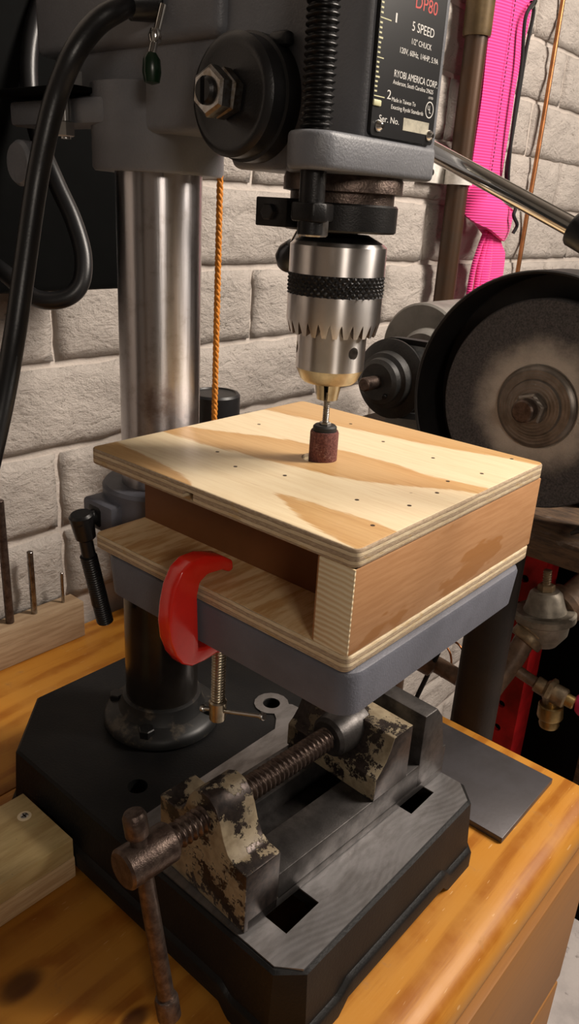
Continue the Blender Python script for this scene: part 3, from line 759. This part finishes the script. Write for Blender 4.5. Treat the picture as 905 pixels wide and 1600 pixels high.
b = box(18.4, JX1-.03, JY0+.02, -6.6, 22.27, 26.02, .04); finish('corner_post', b, 'pine_end_grain', jg)
b = box(18.3, JX1-.02, JY0+.06, JY1-.05, 22.27, 26.02, .05)
facemat(b, lambda f: 0); finish('front_wall', b, 'reddish_plywood', jg)
finish('inner_wall', box(3.95, 18.3, -4.4, -3.2, 22.27, 26.02, .02), 'inner_hardboard', jg)
finish('rear_wall', box(3.95, 5.2, -3.2, 8.5, 22.27, 26.02, .02), 'inner_hardboard', jg)
finish('far_wall', box(5.2, 18.3, 7.2, 8.5, 22.27, 26.02, .02), 'reddish_plywood', jg)
for x, y in [(12.84, -3.38), (10.48, -4.23), (8.28, -3.29), (6.01, 2.13), (12.54, 4.99), (18.81, .16), (18.82, 4.31), (18.86, -2.18), (16.96, -3.36), (18.31, 1.96), (18.68, 7.81), (15.9, 4.6), (19.1, -5.2), (9.2, 6.5)]:
    finish('nail_head', lathe([(0, 26.80), (.10, 26.80), (.10, 26.846), (0, 26.846)], (x, y, 0), seg=10), 'nail_dark', lid)

# ------------------------------------------------------------------ red C-clamp on the table edge
cl = thing('c_clamp', 'bright red C-clamp gripping the plywood and gray table edge', 'clamp', (11.4, -9, 18.4))
op = [(-7.78, 19.1), (-7.9, 21.9), (-7.75, 22.5), (-7.3, 22.75), (-6.4, 22.68), (-5.9, 22.4), (-5.65, 22.5), (-5.7, 22.95), (-6.4, 23.4), (-7.5, 23.72), (-8.3, 23.72), (-8.85, 23.4), (-9.25, 22.7), (-9.45, 21.9), (-9.55, 21.0), (-9.45, 20.1), (-9.15, 19.25), (-8.75, 18.65), (-8.2, 18.3), (-7.4, 18.25), (-5.3, 18.45), (-5.2, 19.0), (-7.4, 19.0)]
b = prism(op, 'x', 11.1, 12.0, .22, seg=3); finish('frame', b, 'red_enamel', cl, 45)
b = cyl((11.45, -5.95, 18.1), (11.45, -5.95, 18.9), .5, None, 24, .1); finish('screw_boss', b, 'red_enamel', cl)
sc = finish('clamp_screw', thread((11.45, -5.95, 14.9), (11.45, -5.95, 19.1), .36, .16, .06, 20, 5), 'brassy_steel', cl, 25)
b = cyl((11.45, -5.95, 13.9), (11.45, -5.95, 15.1), .42, .46, 20, .08); finish('screw_head', b, 'brassy_steel', sc)
b = cyl((10.55, -6.05, 14.15), (14.2, -5.6, 15.35), .11, None, 12); cyl((10.4, -6.07, 14.1), (10.62, -6.04, 14.18), .2, None, 12, .04, b); cyl((14.1, -5.6, 15.32), (14.3, -5.6, 15.39), .2, None, 12, .04, b)
finish('tommy_bar', b, 'bolt_zinc', sc)

# ------------------------------------------------------------------ drill press vise bolted on the base
vz = thing('machine_vise', 'dark iron machine vise with chipped cream paint on the drill press base', 'vise', (16.28, -8.54, 5.11), math.radians(-2.9), local=True)
b = box(-6.7, 0, 0.2, 17.3, 0, .7, .05); box(-2.35, 0, 2.3, 17.3, .5, 2.2, .06, b); box(-6.7, -4.35, 2.3, 17.3, .5, 2.2, .06, b)
body = finish('bed', b, 'vise_iron', vz)
pf = [(0, 0), (0, 3.7), (-.9, 3.75), (-1.35, 4.05), (-1.7, 4.7), (-1.95, 5.5), (-2.3, 6.2), (-2.8, 6.55), (-3.4, 6.6), (-3.95, 6.3), (-4.35, 5.7), (-4.6, 5.0), (-4.9, 4.5), (-5.3, 4.25), (-6.7, 4.25), (-6.7, 0)]
finish('screw_block', prism(pf, 'y', 0, 2.35, .10), 'vise_chipped_cream', vz, 40)
pj = [(9.8, 2.22), (9.8, 3.75), (10.2, 4.05), (10.6, 4.5), (10.95, 5.15), (11.2, 5.9), (13.0, 5.9), (13.0, 2.22)]
jaw = finish('movable_jaw', prism([(y, z) for y, z in pj], 'x', -6.8, .05, .07), 'vise_chipped_cream', vz, 40)
finish('jaw_hub', lathe([(0, 0), (1.0, 0), (1.2, .2), (1.3, 1.0), (1.25, 2.6), (0, 2.8)], (-3.2, 9.2, 5.05), (0, 1, 0), 32), 'vise_iron', jaw)
finish('fixed_jaw', prism([(14.35, 2.1), (14.35, 5.75), (15.6, 5.75), (16.3, 4.9), (17.3, 1.0), (17.3, .5), (14.35, .5)], 'x', -6.75, .02, .08), 'vise_iron', vz, 40)
scr = finish('lead_screw', thread((-3.2, -2.2, 5.05), (-3.2, 9.6, 5.05), .68, .33, .14, 30, 6), 'rusty_dark', vz, 25)
finish('screw_head', lathe([(0, 0), (.85, 0), (.98, .12), (.98, 2.6), (.9, 2.7), (0, 2.7)], (-3.2, -4.75, 5.05), (0, 1, 0), 36), 'rusty_dark', scr)
h0, h1 = Vector((-3.55, -3.75, 7.2)), Vector((-1.35, -3.6, -3.1))
hb = finish('handle_bar', cyl(h0, h1, .40, .42, 24), 'rusty_dark', vz)
dv = (h1-h0).normalized()
finish('handle_knob', lathe([(0, -.35), (.45, -.32), (.56, -.1), (.56, .8), (.5, .9), (0, .95)], h0, dv, 28), 'rusty_dark', hb)
finish('handle_knob', lathe([(0, -.75), (.52, -.7), (.58, -.55), (.58, .45), (.45, .6), (0, .62)], h1, dv, 28), 'rusty_dark', hb)

# ------------------------------------------------------------------ loose things on the bench
o = finish('steel_plate', box(11.0, 20.95, 11.25, 19.3, .01, .48, .05), 'steel_plate'); tag(o, 'flat dark gray steel plate lying on the bench behind the vise', 'metal plate')
st = thing('screwed_board', 'two wooden boards screwed together, yellow stained top, lying against the drill press base', 'board', (.5, -16, 0))
finish('lower_board', box(-2.15, 3.32, -30, -9.55, .01, 1.55, .05), 'pine_lumber', st)
ub = finish('upper_board', box(-2.1, 3.30, -30, -9.6, 1.56, 2.95, .05), ['stained_plywood'], st)
b = lathe([(0, 2.97), (.22, 2.97), (.42, 2.955), (.42, 2.9), (0, 2.9)], (-.3, -10.6, 0), seg=24); finish('countersink_ring', b, 'pine_end_grain', ub)
b = cut(lathe([(0, 2.93), (.24, 2.93), (.24, 2.995), (.2, 3.01), (0, 3.015)], (-.3, -10.6, 0), seg=20), [box(-.5, -.1, -10.64, -10.56, 2.97, 3.1), box(-.34, -.26, -10.8, -10.4, 2.97, 3.1)])
finish('wood_screw', b, 'bolt_zinc', ub)
o = finish('drill_rod_block', box(-21.6, -19.5, -14, 7.1, .01, 3.6, .08), 'shaded_block_wood'); tag(o, 'pale wooden block holding steel rods on the bench against the wall', 'wood block')
for y, h, r, lab_ in ((.35, 14.9, .36, 'tallest steel rod standing in the wooden block by the brick wall'), (2.7, 9.6, .27, 'medium steel rod standing in the middle of the wooden block'), (5.65, 6.6, .14, 'thinnest shortest steel rod standing near the end of the wooden block')):
    tag(finish('steel_rod', cyl((-20.6, y, 3.59), (-20.6, y, h), r, None, 20, .04), 'rusty_dark' if r > .3 else 'nut_steel'), lab_, 'rod', 'steel rods in the wooden block')
cn = thing('canister', 'black round canister with flat lid standing behind the column', 'canister', (-14, 17.5, 0))
finish('canister_body', lathe([(0, .01), (2.05, .01), (2.1, .15), (2.1, 20.2), (0, 20.2)], (-14, 17.9, 0), seg=56), 'canister_black', cn)
finish('canister_lid', lathe([(0, 20.2), (2.25, 20.2), (2.25, 22.5), (2.1, 22.7), (1.9, 22.72), (1.82, 22.6), (0, 22.6)], (-14, 17.9, 0), seg=56), 'canister_black', cn)

# ------------------------------------------------------------------ things hanging on the wall
def braid(p0, p1, r, n=34):
    b = None; p0, p1 = Vector(p0), Vector(p1)
    for s in range(3):
        pts = []
        for i in range(n*4+1):
            t = i/(n*4); a = 2*PI*(t*n/3+s/3); pts.append(p0.lerp(p1, t)+Vector((math.cos(a)*r*.55, math.sin(a)*r*.55, 0)))
        b = tube(pts, r*.62, 6, 1, b)
    return b
tag(finish('orange_rope', braid((-3.2, 7.6, 44.0), (-3.0, 7.3, 22.3), .19, 60), 'orange_cord', None, 60), 'thin orange braided cord hanging straight down beside the steel column', 'cord')
pp = thing('wall_pipe', 'vertical brown metal pipe fixed to the white brick wall beside the pink strap', 'pipe', (-19.2, 64.5, 20))
finish('pipe', cyl((-19.2, 64.6, -75), (-19.2, 64.6, 90), 1.35, None, 32), 'pipe_brown', pp)
finish('coupling', lathe([(1.3, 58.2), (1.62, 58.2), (1.7, 58.5), (1.7, 75), (1.3, 75)], (-19.2, 64.6, 0), seg=32), 'coupling_brown', pp)
cb = finish('pipe_clip', box(-21.6, -20.9, 58.6, 64.6, 42.0, 44.3, .1), 'bracket_white', pp)
finish('clip_band', lathe([(1.36, 42.0), (1.75, 42.0), (1.75, 44.3), (1.36, 44.3), (1.36, 42.0)], (-19.2, 64.6, 0), seg=32), 'bracket_white', cb)
finish('clip_screw', lathe([(0, .15), (.35, .1), (.42, 0), (0, 0)], (-20.9, 60.9, 43.2), (1, 0, 0), 16), 'black_oxide', cb)
tag(finish('copper_tube', tube([(-21.0, 90.4, 80), (-21.0, 90.1, 66), (-21.0, 89.9, 50), (-21.0, 89.5, 38), (-21.0, 89.3, 22), (-21., 89.3, 0)], .34, 12), 'copper'), 'thin copper tube running down the white brick wall', 'copper tube')
sp_ = thing('pink_strap', 'bright pink webbing strap tied in a knot hanging on the wall', 'strap', (-18, 70, 28))
WD = (.35, .94, 0)
fr = finish('strap_run', ribbon([(-18, 69.3, 72), (-18, 69.3, 62.75), (-18, 69.3, 57.4), (-18, 69.6, 51.9), (-18, 69.4, 46.75), (-18, 69.28, 42.2), (-18, 69.0, 39.6)], 6.6, (.15, 1, 0), .25, 8, None, .25), 'pink_webbing', sp_, 60)
st_ = None
for k in range(60):
    z = 40.5+k*.5; st_ = box(-17.35, -17.28, 69.35, 69.45, z, z+.28, 0, st_)
finish('stitching', st_, 'black_string', fr)
finish('strap_back_run', ribbon([(-19, 74.9, 72), (-19, 75.0, 64), (-19, 74.5, 59.8), (-19, 73.9, 54), (-19, 73.2, 48), (-18.6, 72.6, 43), (-18.3, 72., 39.5)], lambda t: 3.4-1.6*t, (.2, 1, 0), .25, 8, None, .2), 'pink_webbing', sp_, 60)
finish('knot', ribbon([(-18.4, 66.3, 41.3), (-16.9, 66.6, 39.7), (-16.2, 69.2, 38.9), (-16.2, 72.2, 37.9), (-16.9, 75.0, 37.4), (-18.2, 75.8, 38.3), (-19.1, 73.5, 39.5)], lambda t: 4.2-.6*t, (0, .25, 1), .5, 8, None, .35), 'pink_webbing', sp_, 60)
b = bmesh.new(); bmesh.ops.create_icosphere(b, subdivisions=3, radius=1)
for v in b.verts: v.co = Vector((-17.9+v.co.x*1.1, 70.8+v.co.y*4.1-v.co.z*.4, 38.6+v.co.z*2.5-v.co.y*1.2+.25*noise.noise(v.co*2)))
finish('knot_core', b, 'pink_webbing', sp_, 60)
for pts, w in (([(-17.6, 71.6, 38), (-17.2, 72.2, 34.5), (-17.2, 72.9, 31.5), (-17.3, 72.8, 26)], 6.0), ([(-17.5, 70.6, 37.6), (-17.6, 69.2, 34), (-17.7, 68.6, 31), (-17.7, 68.3, 25)], .7), ([(-17.4, 71.2, 37.6), (-17.4, 70.2, 34), (-17.4, 69.8, 31), (-17.4, 69.6, 25)], .9), ([(-17.3, 71.4, 37.6), (-17.1, 71.2, 34), (-17.0, 71.0, 31), (-17.0, 70.9, 25)], 2.0)):
    finish('tail', ribbon(pts, (lambda t, w=w: w*(.35+.65*min(1, t*2))), (.1, 1, 0), .3, 8, None, .3), 'pink_webbing', sp_, 60)
ct = thing('black_string_loop', 'looped black string hanging beside the pink strap', 'string', (-17.2, 72.5, 40))
finish('string', tube([(-16.6, 72.88, 63.18), (-16.5, 71.0, 60.99), (-16.4, 71.54, 56.32), (-16.4, 71.62, 50.63), (-16.4, 71.91, 46.21), (-16.3, 72.66, 42.42), (-15.1, 73.09, 40.08), (-14.9, 72.58, 38.86), (-14.9, 74.0, 37.7), (-15.2, 73.8, 36.6)], .24, 8), 'black_string', ct)
finish('string', tube([(-17.2, 73.21, 63.24), (-17.2, 74.31, 62.30), (-17.2, 73.77, 58.06), (-17.1, 73.38, 52.29), (-17.0, 72.98, 47.80), (-16.9, 72.68, 43.97), (-16.0, 73.0, 40.3)], .24, 8), 'black_string', ct)
finish('hook', tube([(-22.2, 73, 64.5), (-19, 73, 64.6), (-17.2, 73, 64.2), (-16.6, 73, 63.4), (-16.9, 73, 62.7), (-17.4, 73, 62.9)], .3, 10), 'chrome', ct)

# ------------------------------------------------------------------ grinder stand beyond the bench end
gs = thing('grinder_stand', 'worn dark wooden board on a red perforated steel frame under the grinder', 'stand', (8, 40, -75))
for k, (y0, y1) in enumerate(((23.0, 38.3), (38.5, 54), (54.2, 60))):
    b = box(-14, 20.4, y0, y1, 15.0, 17.0, .25)
    for v in b.verts: v.co.z += .18*noise.noise(Vector((v.co.x*.3, v.co.y*.3, 3)))
    finish('board', b, 'worn_board', gs)
def upright(x0, x1, y0, z1):
    b = box(x0, x1, y0, y0+.4, -75, z1); box(x1-.35, x1, y0, y0+3.2, -75, z1, 0, b); box(x0, x0+.35, y0, y0+3.2, -75, z1, 0, b)
    return b
b = prism([(6.2, 40), (10.1, 40), (10.1, 43.4), (9.7, 43.4), (9.7, 40.4), (6.6, 40.4), (6.6, 43.4), (6.2, 43.4)], 'z', -75, 15)
b = cut(b, [cyl((8.15, 38, z), (8.15, 42, z), .42, None, 16) for z in range(-22, 14, 3)])
finish('red_upright', b, 'red_frame', gs)
finish('red_rail', box(-12, 19, 41, 43, 11.0, 15.0, .1), 'red_frame', gs)
finish('added_dark_panel', box(1.5, 24, 46.6, 47, -38, 14.9), 'motor_black', gs)  # made-up black sheet, added to darken the void behind the red frame
finish('red_rail', box(-12, 19, 41, 43, -30, -26, .1), 'red_frame', gs)
tag(finish('dark_pipe_post', cyl((11.6, 25.2, -75), (11.6, 25.2, 14.9), 1.9, None, 40), 'dark_post'), 'thick dark iron post standing between the bench end and the red frame', 'post')

# grinder
gy = 26.0; gc = (12.5, gy, 25.8)
gr = thing('bench_grinder', 'dusty bench grinder with large gray abrasive wheel inside a black guard', 'grinder', (11.2, 30, 17.05))
def at_axis(prof, c, mat, name, parent, ang=35, seg=72):       # turned about the shaft, own origin on the shaft so that rings follow it
    o = finish(name, lathe(prof, c, (0, -1, 0), seg), mat, parent, ang); return o
wheel = finish('grinding_wheel', lathe([(0, -1.25), (7.5, -1.25), (7.62, -1.1), (7.62, 1.1), (7.5, 1.25), (3.1, 1.25), (3.0, 1.15), (0, 1.15)], (0, 0, 0), (0, -1, 0), 96), 'grinding_wheel', None, 35, (0, 0, 0))
wheel.parent = gr; wheel.location = (Vector(gc)-Vector(ORG[gr.name]))*S
fl_ = finish('wheel_flange', lathe([(0, 0), (3.0, 0), (3.0, .25), (2.7, .5), (2.1, .55), (2.0, .75), (1.5, .85), (0, .85)], (0, 0, 0), (0, -1, 0), 64), 'wheel_flange', None, 35, (0, 0, 0))
fl_.parent = gr; fl_.location = (Vector((gc[0], gy-1.2, gc[2]))-Vector(ORG[gr.name]))*S
finish('arbor_nut', hexnut((gc[0], gy-2.0, gc[2]), (gc[0], gy-2.75, gc[2]), 2.1, rot=.3), 'wheel_flange', gr)
finish('arbor_end', cyl((gc[0], gy-2.7, gc[2]), (gc[0], gy-3.7, gc[2]), .82, None, 28, .12), 'rusty_dark', gr)
b = None
A0, A1 = math.radians(-60), math.radians(222)                      # guard: open crescent shell
def guard():
    b = bmesh.new(); rows = []; seg = 72
    prof = [(9.35, -2.6), (9.45, -2.65), (9.55, -2.55), (9.55, 1.6), (9.4, 1.75), (1.5, 1.75), (1.5, 1.5), (9.2, 1.5), (9.3, 1.4), (9.3, -2.55)]
    for i in range(seg+1):
        a = A0+(A1-A0)*i/seg
        rows.append([b.verts.new((gc[0]+r*math.cos(a), gy+h, gc[2]+r*math.sin(a))) for r, h in prof])
    m = len(prof)
    for p, q in zip(rows[:-1], rows[1:]):
        for k in range(m): b.faces.new((p[k], p[(k+1) % m], q[(k+1) % m], q[k]))
    b.faces.new(rows[0][::-1]); b.faces.new(rows[-1]); return b
finish('wheel_guard', guard(), 'guard_black', gr, 40)
b = box(10.5, 15.4, 31, 46, 17.1, 20.5, .4); cyl((12.5, 30.2, 25.8), (12.5, 50, 25.8), 2.2, None, 40, .2, b); box(12, 14, 31, 45, 20, 24, .3, b)
finish('arbor_housing', b, 'guard_black', gr)
b = lathe([(0, 0), (2.6, 0), (2.6, .4), (2.2, .9), (2.6, 1.4), (2.6, 1.8), (0, 1.8)], (12.5, 29.4, 25.8), (0, -1, 0), 40); finish('arbor_pulley', b, 'pulley_black', gr)

# motor driving it
mt = thing('electric_motor', 'gray electric motor with black step pulley driving the grinder by belt', 'motor', (-2, 40, 17.05))
mc = (-2.0, 26.0, 24.9)
b = lathe([(0, -10), (4.2, -10), (4.4, -10.2), (4.4, -28), (4.2, -28.5), (0, -28.5)], (-4.6, 26, 26.2), (0, -1, 0), 64); finish('motor_housing', b, 'motor_gray', mt)
finish('motor_end_bell', lathe([(0, -8.6), (2.4, -8.6), (2.8, -9.3), (2.9, -10), (0, -10)], (-3.6, 26, 25.6), (0, -1, 0), 56), 'motor_gray', mt)
finish('motor_foot', box(-8.5, -.5, 37, 53, 17.15, 22.5, .2), 'motor_gray', mt)
b = lathe([(0, -3.2), (3.3, -3.2), (3.4, -3.0), (2.8, -2.4), (2.8, -2.2), (3.45, -1.5), (3.45, -1.3), (3.1, -1.1), (2.5, -.9), (2.35, -.2), (2.0, 0), (1.9, .5), (1.55, .75), (0, .8)], mc, (0, -1, 0), 64)
pul = finish('step_pulley', b, 'pulley_black', mt, 30)
finish('motor_shaft', cyl((-2, 33.5, 24.9), (-2, 23.4, 24.9), .58, None, 24, .1), 'rusty_dark', mt)
finish('set_screw', cyl((-1.0, 25.3, 23.9), (-.9, 25.0, 23.8), .22, None, 14, .03), 'black_oxide', pul)
def belt():
    a, r1, c, r2 = Vector((-2.0, 24.9)), 3.0, Vector((12.5, 25.8)), 2.3; pts = []
    for k in range(17): t = math.radians(90+180*k/16); pts.append((a.x+r1*math.cos(t), a.y+r1*math.sin(t)))
    for k in range(17): t = math.radians(-90+180*k/16); pts.append((c.x+r2*math.cos(t), c.y+r2*math.sin(t)))
    b = bmesh.new(); rows = []; n = len(pts)
    for i, (x, z) in enumerate(pts):
        ctr = a if i < 17 else c; d = (Vector((x, z))-ctr).normalized()
        rows.append([b.verts.new((x+d.x*o_, y_, z+d.y*o_)) for o_, y_ in ((0, 28.2), (.5, 27.95), (.5, 28.85), (0, 28.6))])
    for i in range(n):
        p, q = rows[i], rows[(i+1) % n]
        for k in range(4): b.faces.new((p[k], p[(k+1) % 4], q[(k+1) % 4], q[k]))
    return b
tag(finish('drive_belt', belt(), 'belt_black', None, 40), 'black V-belt running from the step pulley to the grinder shaft', 'belt')

# ------------------------------------------------------------------ gas regulator and pipes by the red frame
rg = thing('pressure_regulator', 'corroded brass pressure regulator with pipes and drain fitting by the red frame', 'regulator', (11.8, 37, -8))
P = [(9.6, 31.2, -5.2), (10.1, 32, -3.1), (10.7, 34, -.9), (11.0, 35.5, 1.1), (11.3, 36, 2.1)]
finish('inlet_pipe', tube(P, 1.0, 18), 'pipe_rust', rg)
dirv = Vector((.5, 1.0, 1.3)).normalized()
c1 = Vector((11.0, 35.4, .9))
b = lathe([(0, 0), (1.5, 0), (1.6, .15), (1.6, .9), (1.5, 1.05), (0, 1.05)], c1, dirv, 28); finish('union_ring', b, 'old_brass', rg)
b = lathe([(0, 0), (1.75, 0), (1.8, .1), (1.8, .7), (1.7, .8), (0, .8)], c1+dirv*1.0, dirv, 28); finish('union_ring', b, 'old_brass', rg)
ctr = Vector((11.9, 37, 3.2))
b = lathe([(0, -2.6), (1.3, -2.6), (2.2, -1.4), (2.4, -.2), (2.9, .1), (2.9, .7), (2.7, .9), (0, .9)], ctr, (-.12, 0, 1), 40); finish('regulator_body', b, 'zinc_gray', rg)
bon = finish('bonnet', lathe([(0, .9), (2.0, .9), (1.9, 1.1), (1.5, 2.6), (1.2, 2.9), (0, 2.9)], ctr, (-.12, 0, 1), 36), 'zinc_gray', rg)
b = thread(ctr+Vector((-.35, 0, 2.9)), ctr+Vector((-.58, 0, 4.9)), .42, .25, .1, 18, 5); hexnut(ctr+Vector((-.35, 0, 2.85)), ctr+Vector((-.42, 0, 3.5)), 1.4, bm=b); finish('adjusting_screw', b, 'old_brass', bon)
b = lathe([(0, 0), (1.2, 0), (1.2, 1.5), (1.9, 1.6), (2.1, 2.2), (1.9, 2.8), (1.3, 2.9), (1.3, 7), (0, 7)], Vector((12.0, 37.6, 3.2)), Vector((.55, 1.9, .95)), 32); finish('outlet_pipe', b, 'pipe_rust', rg)
b = tube([(10.9, 33.8, -1.2), (12.2, 34.3, -1.9), (14.0, 34.5, -2.4)], .55, 16); finish('side_pipe', b, 'pipe_rust', rg)
b = cyl((13.2, 34.4, -2.2), (14.3, 34.5, -2.45), .78, None, 20, .1); cyl((14.2, 34.5, -2.4), (16.2, 34.6, -2.62), 1.0, .95, 24, .15, b); hexnut((14.4, 34.5, -2.43), (15.0, 34.5, -2.5), 2.3, bm=b); finish('tee_fitting', b, 'old_brass', rg)
b = cyl((16.1, 34.6, -2.6), (17.0, 34.65, -2.72), .62, None, 20, .1); finish('tee_nipple', b, 'new_brass', rg)
b = cyl((14.9, 34.5, -2.9), (15.05, 34.5, -4.3), .6, None, 20); lathe([(0, 0), (1.05, 0), (1.15, .12), (1.2, 1.25), (1.1, 1.45), (.85, 1.5), (.95, 2.1), (.85, 2.4), (0, 2.5)], Vector((14.98, 34.5, -3.7)), (.08, 0, -1), 28, b); finish('drain_cap', b, 'new_brass', rg)
b = thread((9.9, 32.0, -4.2), (10.1, 32.6, -5.4), .55, .4, .15, 16, 5); hexnut((9.7, 31.6, -3.2), (9.9, 32.0, -4.3), 1.5, bm=b); finish('bleed_fitting', b, 'old_brass', rg)
wv = thing('valve_handle', 'small pinkish red knob beside the brass drain fitting', 'knob', (18.3, 35.2, -4))
b = lathe([(0, 0), (.7, 0), (1.0, .3), (1.25, .9), (1.2, 1.6), (.8, 2.1), (0, 2.2)], (17.0, 34.9, -2.8), (1, .25, .1), 28); finish('knob', b, 'pink_rubber', wv)
finish('wooden_upright', box(17.9, 20.3, 36.5, 39, -20, 14.95, .15), 'worn_board', gs)
# pipes low on the wall behind the post
pw = thing('low_pipes', 'dusty pipe run with a bent end behind the dark iron post', 'pipe', (-3, 46, -20))
finish('pipe', tube([(-9, 42, -8), (-5.6, 44.0, -11.6), (-3.4, 45.5, -12.6), (.2, 45.9, -13.3)], 1.05, 16), 'pipe_rust', pw)
finish('elbow', lathe([(0, 0), (1.5, 0), (1.5, 1.6), (1.1, 1.9), (0, 1.9)], (-4.6, 44.6, -12.2), (.75, .4, -.35), 24), 'pipe_rust', pw)
tag(finish('black_rod', cyl((-1.2, 44, -6.8), (-5.0, 45.6, -18.8), .30, None, 12), 'black_string'), 'thin black rod leaning across the low pipes behind the post', 'rod')
tag(finish('copper_loop', tube([(-3.8, 47, -13.8), (-2.6, 47, -15), (-1.6, 47, -13.5), (-1.9, 47, -11.5), (-2.8, 47, -10.2), (-1.2, 47, -9.6), (.6, 47, -11.4)], .13, 8), 'copper'), 'bent thin copper capillary near the low pipes', 'copper tube')
